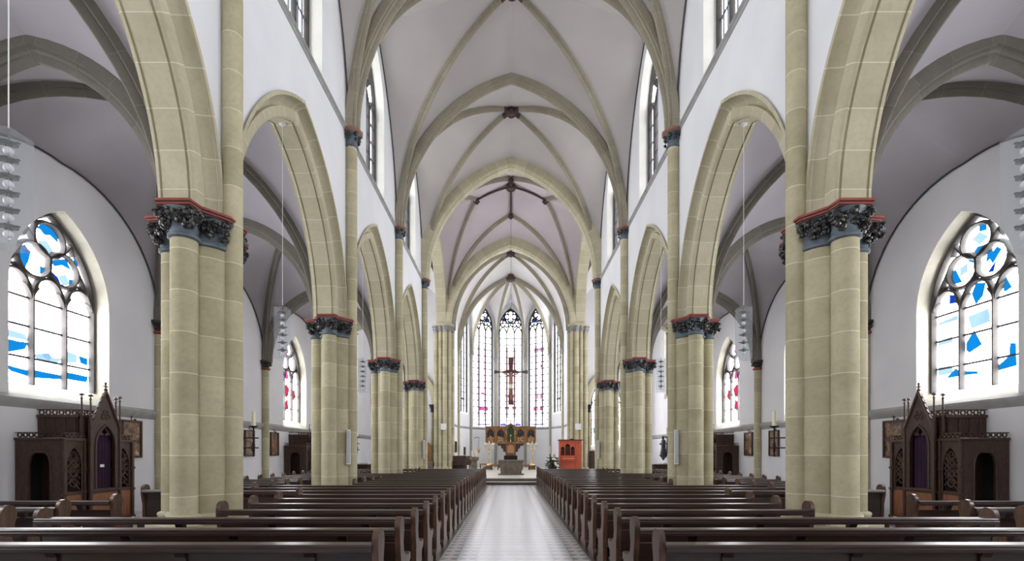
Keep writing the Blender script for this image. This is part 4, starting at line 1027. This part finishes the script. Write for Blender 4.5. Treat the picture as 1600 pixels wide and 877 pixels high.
# high altar retable
t = thing('winged_altarpiece', 'gilded winged altarpiece with carved reliefs and green centre niche in the apse', 'altarpiece', (0, 41.2, PZ))
mb = MB(); mb.bbox(-1.0, 1.0, -.35, .35, 0, .62, .03); mb.build('altar_block', GREYS, t, smooth=False)
mb = MB(); mb.bbox(-.55, .55, -.33, .2, .62, 1.0, .03); mb.build('dark_step', DARK, t, smooth=False)
mb = MB(); mb.bbox(-.42, .42, -.2, .2, 1.0, 2.02, .03); pd = mb.build('predella', WOODL, t, smooth=False)
mb = MB(); mb.holes(ogive(.28, 1.2, 1.6, 1.88, 6), [], lambda a, b: (a, -.215, b)); mb.build('predella_relief', FIG, pd, smooth=False)
for g in (-1, 1):
    mb = MB(); mb.prism([(g * .42, 2.0), (g * 1.2, 2.0), (g * 1.05, 1.9), (g * .85, 1.84), (g * .74, 1.62), (g * .6, 1.5), (g * .5, 1.3), (g * .42, 1.26)], lambda a, b, c: (a, c, b), -.12, .0)
    mb.ball((g * .95, -.1, 1.88), .1); mb.ball((g * .7, -.1, 1.66), .09); mb.ball((g * .56, -.1, 1.4), .08); mb.build('carved_console', WOODC, t, smooth=False)
for i, cx in enumerate((-1.66, -.82, .82, 1.66)):
    x0, x1 = cx - .41, cx + .41; g = -1 if cx < 0 else 1; wing = abs(cx) > 1
    op = [(cx + a, b) for a, b in ogive(.3, 2.12, 2.75, 3.18, 8)]
    mb = MB(); mb.slab([(x0, 2.02), (x1, 2.02), (x1, 3.36), (x0, 3.36)], [op], lambda a, b, c: (a, c, b), -.16, -.06); fr_ = mb.build('panel_frame', GOLD, t, smooth=False)
    mb = MB(); mb.box(x0, x1, -.06, -.02, 2.02, 3.36); mb.build('panel_ground', BLUEG, fr_, smooth=False)
    mb = MB(); bar(mb, op[1:] + op[:1], .04, -.2, -.14); bar(mb, foil(cx, 2.95, .14, 3), .025, -.15, -.1, True); mb.build('gilt_arch', GOLD, fr_)
    for j in range(3):
        mb = MB(); mb.add(figure((.42, .55, .46)[(i + j) % 3]), Matrix.Translation((cx - .18 + .18 * j, -.12, 2.12 + (.0, .03, .0)[j]))); mb.build('carved_figure', [FIG, FLESH], fr_)
    mb = MB(); mb.bbox(x0 - .01, x1 + .01, -.2, 0, 3.34, 3.42, .015); mb.build('panel_cornice', GOLD, t, smooth=False)
mb = MB(); op = ogive(.27, 2.12, 2.95, 3.5, 8)
mb.slab([(-.41, 2.02), (.41, 2.02), (.41, 3.4), (.3, 3.5), (0, 3.66), (-.3, 3.5), (-.41, 3.4)], [op], lambda a, b, c: (a, c, b), -.24, -.06); ct = mb.build('centre_frame', GOLD, t, smooth=False)
mb = MB(); mb.box(-.35, .35, -.07, -.03, 2.05, 3.5); mb.build('niche_ground', GREEN, ct, smooth=False)
mb = MB(); mb.tube([(0, -.14, 2.14), (0, -.14, 2.75)], .025, 6); mb.tube([(-.1, -.14, 2.6), (.1, -.14, 2.6)], .025, 6); mb.lathe(0, -.14, [(.08, 2.12), (.03, 2.2)], 8); mb.build('niche_cross', BRASS, ct)
for g in (-1, 1):
    mb = MB(); mb.add(figure(.3), Matrix.Translation((g * .36, -.26, 2.75))); mb.build('carved_figure', [FIG, FLESH], ct)
mb = MB(); mb.add(figure(.4), Matrix.Translation((0, -.15, 3.6))); mb.build('crowning_figure', [PETAL, FLESH], ct)
# altar table
t = thing('altar_table', 'grey stone altar block with wide top slab in front of the steps', 'altar', (.0, 28.3, PZ))
mb = MB(); mb.prism([(-.58, 0), (.58, 0), (.64, .74), (-.64, .74)], lambda a, b, c: (a, c, b), -.32, .32); bl = mb.build('altar_block', GREYS, t, smooth=False)
mb = MB(); mb.bbox(-.7, .7, -.4, .4, .74, .84, .02); mb.build('top_slab', GREYS, t, smooth=False)
mb = MB(); mb.ball((0, -.33, .62), .07, .04, .09); mb.tube([(0, -.33, .05), (0, -.345, .56)], .018, 6); mb.build('carved_emblem', GREYS, bl)
mb = MB(); mb.bbox(-.72, .72, -.42, .42, 0, .06, .02); mb.build('plinth', GREYS, t, smooth=False)
# crucifix
t = thing('hanging_crucifix', 'large wooden crucifix hanging before the centre apse window', 'crucifix', (0, yb, 4.57))
mb = MB()
mb.prism([(-.17, 0), (.17, 0), (.14, .3), (.13, 2.0), (.14, 2.6), (.17, 3.0), (-.17, 3.0), (-.14, 2.6), (-.13, 2.0), (-.14, .3)], lambda a, b, c: (a, c, b), 0, .08); mb.build('upright', CROSSW, t, smooth=False)
mb = MB(); mb.prism([(-.7, 2.02), (-.35, 2.0), (0, 1.96), (.35, 2.0), (.7, 2.02), (.7, 2.1), (.35, 2.14), (0, 2.22), (-.35, 2.14), (-.7, 2.1)], lambda a, b, c: (a, c, b), -.005, .075); mb.build('crossbeam', CROSSW, t, smooth=False)
for g in (-1, 1):
    mb = MB(); mb.prism([(g * .62, 2.03), (g * 1.05, 1.95), (g * 1.05, 2.18), (g * .62, 2.1)], lambda a, b, c: (a, c, b), -.01, .085); mb.build('flared_end', CROSSG, t, smooth=False)
mb = MB()
# carved figure: one continuous body grown from a skeleton
vs = [((0, -.09, 1.16), .1), ((0, -.1, 1.4), .095), ((0, -.1, 1.62), .12), ((0, -.11, 1.8), .1), ((0, -.12, 1.9), .05), ((0, -.16, 1.98), .075), ((0, -.17, 2.07), .07),
      ((-.16, -.1, 1.82), .06), ((-.38, -.07, 1.94), .042), ((-.6, -.05, 2.05), .03), ((-.67, -.05, 2.06), .035), ((.16, -.1, 1.82), .06), ((.38, -.07, 1.94), .042), ((.6, -.05, 2.05), .03), ((.67, -.05, 2.06), .035),
      ((-.07, -.13, 1.05), .075), ((-.06, -.2, .78), .06), ((-.03, -.1, .5), .045), ((-.015, -.12, .36), .035), ((-.01, -.17, .28), .03),
      ((.07, -.13, 1.05), .075), ((.06, -.2, .78), .06), ((.03, -.1, .5), .045), ((.02, -.12, .36), .035), ((.02, -.18, .29), .03)]
es = [(0, 1), (1, 2), (2, 3), (3, 4), (4, 5), (5, 6), (3, 7), (7, 8), (8, 9), (9, 10), (3, 11), (11, 12), (12, 13), (13, 14), (0, 15), (15, 16), (16, 17), (17, 18), (18, 19), (0, 20), (20, 21), (21, 22), (22, 23), (23, 24)]
me = bpy.data.meshes.new('carved_figure'); me.from_pydata([v for v, r in vs], es, [])
bo = bpy.data.objects.new('carved_figure', me); COL.objects.link(bo); bo.parent = t
bo.modifiers.new('Skin', 'SKIN')
for i, (v, r) in enumerate(vs): me.skin_vertices[0].data[i].radius = (r, r); me.skin_vertices[0].data[i].use_root = (i == 0)
sb = bo.modifiers.new('Sub', 'SUBSURF'); sb.levels = 1; sb.render_levels = 2
me.materials.append(FLESH)
mb = MB(); mb.lathe(0, -.11, [(.13, 1.0), (.14, 1.08), (.12, 1.22), (.11, 1.26)], 12, sy=.9); mb.build('loincloth', WAX, bo)
mb = MB(); mb.lathe(0, -.16, [(.085, 2.05), (.1, 2.08), (.085, 2.11)], 12); mb.build('crown', DARK, bo)
mb = MB(); mb.tube([(0, .04, 3.0), (0, .04, zb - .3 - 4.57)], .008, 6); mb.build('suspension_wire', IRON, t)
# candelabra
cd = None
for s, word in ((-1, 'left'), (1, 'right')):
    lab = 'tall brass candelabrum with lit white candles, %s of the altarpiece' % word
    pt = thing('stone_pedestal', 'low stone pedestal under the %s brass candelabrum' % word, 'pedestal', (s * 1.58, 36.8, PZ), 0, 'pedestals under the candelabra')
    mb = MB(); mb.bbox(-.22, .22, -.22, .22, .06, .24, .02); mb.build('block', GREYS, pt, smooth=False); mb = MB(); mb.bbox(-.26, .26, -.26, .26, 0, .06, .01); mb.build('foot', GREYS, pt, smooth=False)
    mb = MB(); mb.bbox(-.27, .27, -.27, .27, .24, .3, .015); mb.build('top_slab', GREYS, pt, smooth=False)
    if cd is None:
        cd = thing('candelabrum', lab, 'candelabrum', (s * 1.58, 36.8, PZ + .3), 0, 'brass candelabra'); cd.scale = (1.3, 1.3, 1.06)
        mb = MB(); mb.lathe(0, 0, [(.2, 0), (.2, .03), (.12, .08), (.05, .16), (.07, .2), (.04, .24)], 16); mb.build('base', BRASS, cd)
        mb = MB(); mb.lathe(0, 0, [(.04, .24), (.035, .45), (.08, .5), (.035, .55), (.03, .8), (.075, .85), (.03, .9), (.028, 1.05), (.07, 1.1), (.025, 1.16), (.02, 1.4)], 14); mb.build('stem', BRASS, cd)
        for k in range(5):
            a = PI * k / 4; x = -.26 * math.cos(a) if k != 2 else 0; y = (-.12 if k in (1, 3) else 0); zt = 1.38 if k != 2 else 1.46
            mb = MB()
            if k != 2: mb.tube([(0, 0, 1.12), (x * .6, y * .6, 1.1), (x, y, 1.2), (x, y, zt)], .015, 6)
            mb.lathe(x, y, [(.015, zt - .03), (.05, zt), (.05, zt + .015), (.01, zt + .02)], 10); ar_ = mb.build('arm', BRASS, cd)
            mb = MB(); mb.lathe(x, y, [(.028, zt + .01), (.028, zt + .2), (.01, zt + .21)], 8); mb.build('candle', WAX, ar_)
    else: dup(cd, (s * 1.58, 36.8, PZ + .3), 0, lab)
# ambo and its candles
t = thing('stone_ambo', 'grey stone ambo pedestal at the left of the chancel', 'ambo', (-2.38, 32.4, PZ))
mb = MB(); mb.prism([(-.24, 0), (.24, 0), (.2, .12), (.17, .7), (-.17, .7), (-.2, .12)], lambda a, b, c: (a, c, b), -.22, .22); mb.build('pedestal', GREYS, t, smooth=False)
mb = MB(); mb.lathe(0, 0, [(.2, .68), (.3, .76), (.33, .84), (.33, .95), (.28, .98)], 8, a0=PI / 8); mb.build('top_slab', GREYS, t, smooth=False)
mb = MB(); mb.ball((0, -.22, .42), .06, .03, .1); mb.build('carved_emblem', GREYS, t)
for i, (x, h) in enumerate(((-.12, .36), (.1, .4))):
    mb = MB(); mb.lathe(-2.38 + x, 32.4, [(.05, PZ + .985), (.05, PZ + .97 + h), (.03, PZ + .985 + h)], 12)
    o = mb.build('altar_candle', WAX); tag(o, 'white pillar candle on the stone ambo, %s' % ('the shorter' if i == 0 else 'the taller'), 'candle', 'candles on the ambo')
def chair(name, label, loc, rz=0, grp=None):
    t = thing(name, label, 'chair', loc, rz, grp)
    mb = MB(); mb.bbox(-.25, .25, -.22, .22, .42, .47, .01); mb.build('seat', WOODC, t, smooth=False)
    mb = MB(); mb.prism([(-.25, .47), (.25, .47), (.25, .95), (.15, 1.02), (-.15, 1.02), (-.25, .95)], lambda a, b, c: (a, c, b), .18, .22); mb.build('backrest', WOODC, t, smooth=False)
    for a in (-.22, .22):
        for b in (-.19, .19):
            mb = MB(); mb.bbox(a - .025, a + .025, b - .025, b + .025, 0, .42, .005); mb.build('leg', WOODC, t, smooth=False)
    return t
chair('chancel_chair', 'dark wooden chair beside the stone ambo', (-2.85, 33.2, PZ), -.4)
# low stools along the apse wall
for i, (x, w) in enumerate(((-1.15, .28), (-1.95, .4), (1.05, .28))):
    t = thing('low_stool', 'low brown stool by the apse wall, %s' % ('left of the altar', 'behind the ambo', 'right of the altar')[i], 'stool', (x + (.0), 35.6 if i != 1 else 38, PZ), 0)
    mb = MB(); mb.bbox(-w, w, -.2, .2, .32, .4, .02); mb.build('seat', WOODL, t, smooth=False)
    for a in (-w + .04, w - .04):
        mb = MB(); mb.bbox(a - .03, a + .03, -.18, .18, 0, .32, .01); mb.build('leg', WOODC, t, smooth=False)
# choir stall
t = thing('choir_stall', 'dark wooden choir stall against the left chancel wall', 'stall', (-3.55, 34.4, PZ))
mb = MB(); mb.bbox(-.42, .42, .2, .26, 0, .98, .01); mb.build('backrest', WOODC, t, smooth=False)
mb = MB(); mb.bbox(-.42, .42, -.25, .2, .4, .45, .01); mb.build('seat', WOODC, t, smooth=False)
for g in (-1, 1):
    mb = MB(); mb.prism([(-.3, 0), (.28, 0), (.28, 1.02), (.14, 1.02), (.08, .7), (-.3, .62)], lambda a, b, c: (c, a, b), g * .44 - .03, g * .44 + .03); mb.build('side_panel', WOODC, t, smooth=False)
mb = MB(); mb.bbox(-.47, .47, .12, .3, .98, 1.03, .012); mb.build('top_rail', WOODC, t, smooth=False)
# picture & plaque on the chancel wall
t = thing('chancel_picture', 'small gilded relief picture on the left chancel wall above the stall', 'picture', (-4.175, 37.6, 2.0), PI / 2)
mb = MB(); mb.slab([(-.35, -.42), (.35, -.42), (.35, .42), (-.35, .42)], [[(-.29, -.36), (.29, -.36), (.29, .36), (-.29, .36)]], lambda a, b, c: (a, c, b), -.1, 0); mb.build('picture_frame', WOODC, t, smooth=False)
mb = MB(); mb.box(-.3, .3, -.05, -.01, -.37, .37); mb.build('relief', painting('painted_relief', 9), t, smooth=False)
tt = (V((*AP[1], 0)) - V((*AP[0], 0))).normalized(); c = (V((*AP[0], 0)) + V((*AP[1], 0))) / 2
t = thing('wall_plaque', 'dark grey upright plaque on the left apse wall', 'plaque', (c.x, c.y, 1.7), math.atan2(tt.y, tt.x))
mb = MB(); mb.bbox(-.17, .17, -.05, 0, -.33, .33, .012); mb.build('slab', simple('dark_plaque', rgb(70, 68, 70), rgb(58, 56, 58), 6, .6), t, smooth=False)
mb = MB(); mb.bbox(-.13, .13, -.06, -.045, -.29, .29, .004); mb.build('relief_field', IRON, t, smooth=False)
# sanctuary lamp
t = thing('sanctuary_lamp', 'hanging sanctuary lamp on a curled wall arm left of the altarpiece', 'lamp', (-2.72, 42.06, 0))
mb = MB(); mb.tube([(-.35, .0, 2.75), (-.2, -.1, 2.85), (.0, -.25, 2.86), (.1, -.3, 2.78)], .02, 6); mb.build('wall_arm', IRON, t)
mb = MB()
for a in range(3): mb.tube([(.05, -.28, 2.8), (.05 + .07 * math.cos(a * 2.1), -.28 + .07 * math.sin(a * 2.1), 1.95)], .006, 5)
mb.build('chain', IRON, t)
mb = MB(); mb.lathe(.05, -.28, [(.02, 1.5), (.05, 1.55), (.11, 1.75), (.09, 1.95), (.07, 1.98)], 12); mb.build('bowl', BRASS, t)
# organ cabinet
t = thing('organ_cabinet', 'orange-red wooden organ cabinet with three arched grilles right of the chancel', 'organ', (4.0 - .05, 33.4, PZ))
ops = [[(cx + a, b) for a, b in ogive(hw, z0, z1, z2, 6)] for cx, hw, z0, z1, z2 in ((-.52, .13, 1.06, 1.48, 1.64), (-.19, .16, 1.06, 1.62, 1.84), (.14, .13, 1.06, 1.48, 1.64))]
mb = MB(); mb.slab([(-.72, .1), (.72, .1), (.72, 2.05), (-.72, 2.05)], ops, lambda a, b, c: (a, c, b), -.4, -.35)
mb.box(-.72, -.68, -.35, .4, .1, 2.05); mb.box(.68, .72, -.35, .4, .1, 2.05); mb.box(-.72, .72, .36, .4, .1, 2.05); mb.build('case', ORNG, t, smooth=False)
mb = MB(); mb.box(-.66, .66, -.3, -.27, .15, 2.0); mb.build('dark_inside', DARK, t, smooth=False)
for cx, n_, z1 in ((-.52, 4, 1.5), (-.19, 5, 1.68), (.14, 4, 1.5)):
    mb = MB()
    for j in range(n_): mb.tube([(cx - .09 + .18 * j / (n_ - 1), -.33, 1.06), (cx - .09 + .18 * j / (n_ - 1), -.33, z1)], .012, 6)
    mb.build('grille_pipes', CROSSW, t)
mb = MB(); mb.bbox(-.8, .8, -.46, .42, 2.05, 2.11, .015); mb.build('cornice', WOODC, t, smooth=False)
mb = MB(); mb.prism([(-.66, .86), (.28, .86), (.2, .7), (-.58, .7)], lambda a, b, c: (a, c, b), -.66, -.38); mb.tube([(-.66, -.6, .84), (-.4, -.66, .8), (-.06, -.66, .8), (.2, -.6, .84)], .03, 6); mb.build('console_shelf', ORNG, t, smooth=False)
mb = MB(); mb.bbox(-.62, .24, -.52, -.4, .9, .98, .02); mb.build('music_rail', ORNG, t, smooth=False)
mb = MB(); mb.box(-.58, .2, -.62, -.52, .86, .88); mb.build('keyboard', WAX, t, smooth=False)
mb = MB(); mb.bbox(.34, .66, -.425, -.4, .2, 1.0, .01); mb.bbox(.34, .66, -.425, -.4, 1.08, 1.98, .01); mb.build('side_door', ORNG, t, smooth=False)
mb = MB(); mb.bbox(-.76, .76, -.44, .42, 0, .1, .01); mb.build('plinth', ORNG, t, smooth=False)
mb = MB(); mb.box(-.12, .1, -.3, -.1, 0, .06); o = mb.build('closed_book', DARK, smooth=False, loc=(4.05, 33.4, PZ + 2.11)); tag(o, 'dark book lying on top of the orange organ cabinet', 'book')
# flower arrangement with candles
t = thing('flower_arrangement', 'green flower arrangement with white blooms left of the organ cabinet', 'flowers', (2.72, 32.6, PZ))
mb = MB(); mb.lathe(0, 0, [(.16, 0), (.22, .05), (.3, .3), (.32, .34)], 14); mb.build('planter', DARK, t)
rr = random.Random(4); mb = MB()
for i in range(300):
    a = rr.uniform(0, 2 * PI); h = rr.uniform(.25, .95); r = rr.uniform(.05, .5 - .25 * abs(h - .45))
    R_ = Matrix.Rotation(a, 3, 'Z') @ Matrix.Rotation(rr.uniform(-.9, .9), 3, 'Y')
    mb.ball((r * math.cos(a), r * .7 * math.sin(a), h), .1, .045, .015, R_, 6, 4)
mb.build('foliage', PLANT, t)
for i in range(6):
    a = rr.uniform(PI, 2 * PI); mb = MB(); c = V((.34 * math.cos(a), -.22 + .12 * math.sin(a), rr.uniform(.3, .85)))
    for k in range(6): mb.ball(c + V((.05 * math.cos(k * PI / 3), -.01, .05 * math.sin(k * PI / 3))), .035, .015, .035, None, 6, 4)
    mb.build('bloom', PETAL, t)
for i, (x, y, h) in enumerate(((2.62, 33.4, 1.1), (2.9, 33.4, 1.05))):
    t = thing('candle_stand', 'slim black candle stand behind the flower arrangement, %s' % ('with the tall white candle' if i == 0 else 'without a tall candle'), 'candle stand', (x, y, PZ))
    mb = MB(); mb.lathe(0, 0, [(.13, 0), (.13, .02), (.02, .06), (.016, h), (.07, h + .03), (.07, h + .05)], 10); mb.build('stand', IRON, t)
    mb = MB(); hh = .5 if i == 0 else .12; mb.lathe(0, 0, [(.035, h + .05), (.035, h + .05 + hh), (.02, h + .06 + hh)], 10); mb.build('candle', WAX, t)
# notices on the chancel piers
for s, word in ((-1, 'left'), (1, 'right')):
    mb = MB(); mb.bbox(-.2, .2, -.02, 0, -.22, .22, .004); o = mb.build('notice_board', WHITE, smooth=False, loc=(s * 4.78, YX + .15 - .68, 3.42)); tag(o, 'square white board on the %s chancel pier' % word, 'board', 'white boards on the chancel piers')
# side altar in the left transept
t = thing('side_altar', 'gilded side altar panel in the left transept behind the far pier', 'altar', (-6.32, YX + .08, 0))
mb = MB(); mb.bbox(-.75, .75, -.35, .25, 0, .95, .02); mb.build('altar_block', GREYS, t, smooth=False)
mb = MB(); mb.prism([(-.6, .95), (.6, .95), (.6, 2.1), (0, 2.6), (-.6, 2.1)], lambda a, b, c: (a, c, b), 0, .12); gp = mb.build('gilded_panel', GOLD, t, smooth=False)
mb = MB(); mb.add(figure(.9), Matrix.Translation((0, -.06, 1.05))); mb.build('carved_figure', [FIG, FLESH], gp)
# door in the right transept under the window
t = thing('dark_cupboard', 'dark wooden cupboard under the right transept window', 'cupboard', (6.3, YX + .12, 0))
mb = MB(); mb.bbox(-.6, .6, -.25, .25, 0, 1.7, .02); mb.build('body', WOODC, t, smooth=False)
for g in (-1, 1):
    mb = MB(); mb.bbox(g * .29 - .26, g * .29 + .26, -.275, -.25, .1, 1.6, .008); d_ = mb.build('door', WOODC, t, smooth=False)
    mb = MB(); mb.ball((g * .06, -.29, .9), .02); mb.build('knob', BRASS, d_)
# statue on the right aisle wall, book tables
t = thing('wall_statue', 'dark carved statue on a wall bracket in the right transept', 'statue', (AX - .2, 32.6, 1.42))
mb = MB(); mb.add(figure(1.25, LEAF, LEAF), Matrix.Rotation(-PI / 2, 4, 'Z')); mb.build('figure', [LEAF, LEAF], t)
mb = MB(); mb.lathe(0, 0, [(.04, -.35), (.12, -.2), (.26, -.04), (.28, 0)], 10); mb.build('bracket', LEAF, t)
for s, word in ((-1, 'left'), (1, 'right')):
    t = thing('book_table', 'small dark table with leaflets at the far end of the %s aisle' % word, 'table', (s * 8.9, 29.4, 0), 0)
    mb = MB(); mb.bbox(-.6, .6, -.3, .3, .84, .9, .012); mb.build('tabletop', WOODC, t, smooth=False)
    mb = MB(); mb.bbox(-.56, .56, .2, .26, .2, .84, .01); mb.build('back_panel', WOODC, t, smooth=False)
    for a in (-.55, .55):
        for b in (-.25, .25):
            mb = MB(); mb.bbox(a - .03, a + .03, b - .03, b + .03, 0, .84, .006); mb.build('leg', WOODC, t, smooth=False)
    for i in range(4):
        mb = MB(); mb.box(-.1, .1, -.14, .14, 0, .04 + .02 * i); o = mb.build('leaflet_stack', WHITE, smooth=False, loc=(s * 8.9 - .42 + .28 * i, 29.38, .9))
        tag(o, 'stack of pale leaflets on the %s aisle table, %s from the outer wall' % (word, (ordn[i] if s < 0 else ordn[3 - i])), 'leaflets', 'leaflets on the %s table' % word)
    # wall niche outline beside the table
    mb = MB(); a = ohead(.75, 3.4, 4.9, 8, 31.2); mb.tube([(s * (AX - .01), u, z) for u, z in [(a[0][0], .0)] + a + [(a[-1][0], .0)]], .05, 6)
    o = mb.build('trim_blind_arch', SAND2); tag(o, 'pointed blind arch moulding on the %s transept wall' % word, 'arch', kind='structure')

# ------------------------------------------------------------------ world, camera, colour management
w = bpy.data.worlds.new('World'); SC.world = w; w.use_nodes = True
w.node_tree.nodes['Background'].inputs[0].default_value = (.9, .95, 1, 1); w.node_tree.nodes['Background'].inputs[1].default_value = 1.0
cam = bpy.data.cameras.new('Camera'); co = bpy.data.objects.new('Camera', cam); COL.objects.link(co)
co.location = (-.075, 0, 1.6); co.rotation_euler = (PI / 2, 0, 0)
cam.sensor_width = 36; cam.lens = 780 / 1600 * 36; cam.shift_x = .0022; cam.shift_y = .1678
cam.clip_start = .05; cam.clip_end = 200
SC.camera = co
SC.view_settings.view_transform = 'Standard'; SC.view_settings.look = 'None'; SC.view_settings.gamma = 1; SC.view_settings.exposure = 0.95
SC.view_settings.use_curve_mapping = False
SC.cycles.use_denoising = True; SC.cycles.max_bounces = 10; SC.cycles.diffuse_bounces = 7; SC.cycles.sample_clamp_indirect = 4
SC.cycles.transparent_max_bounces = 12
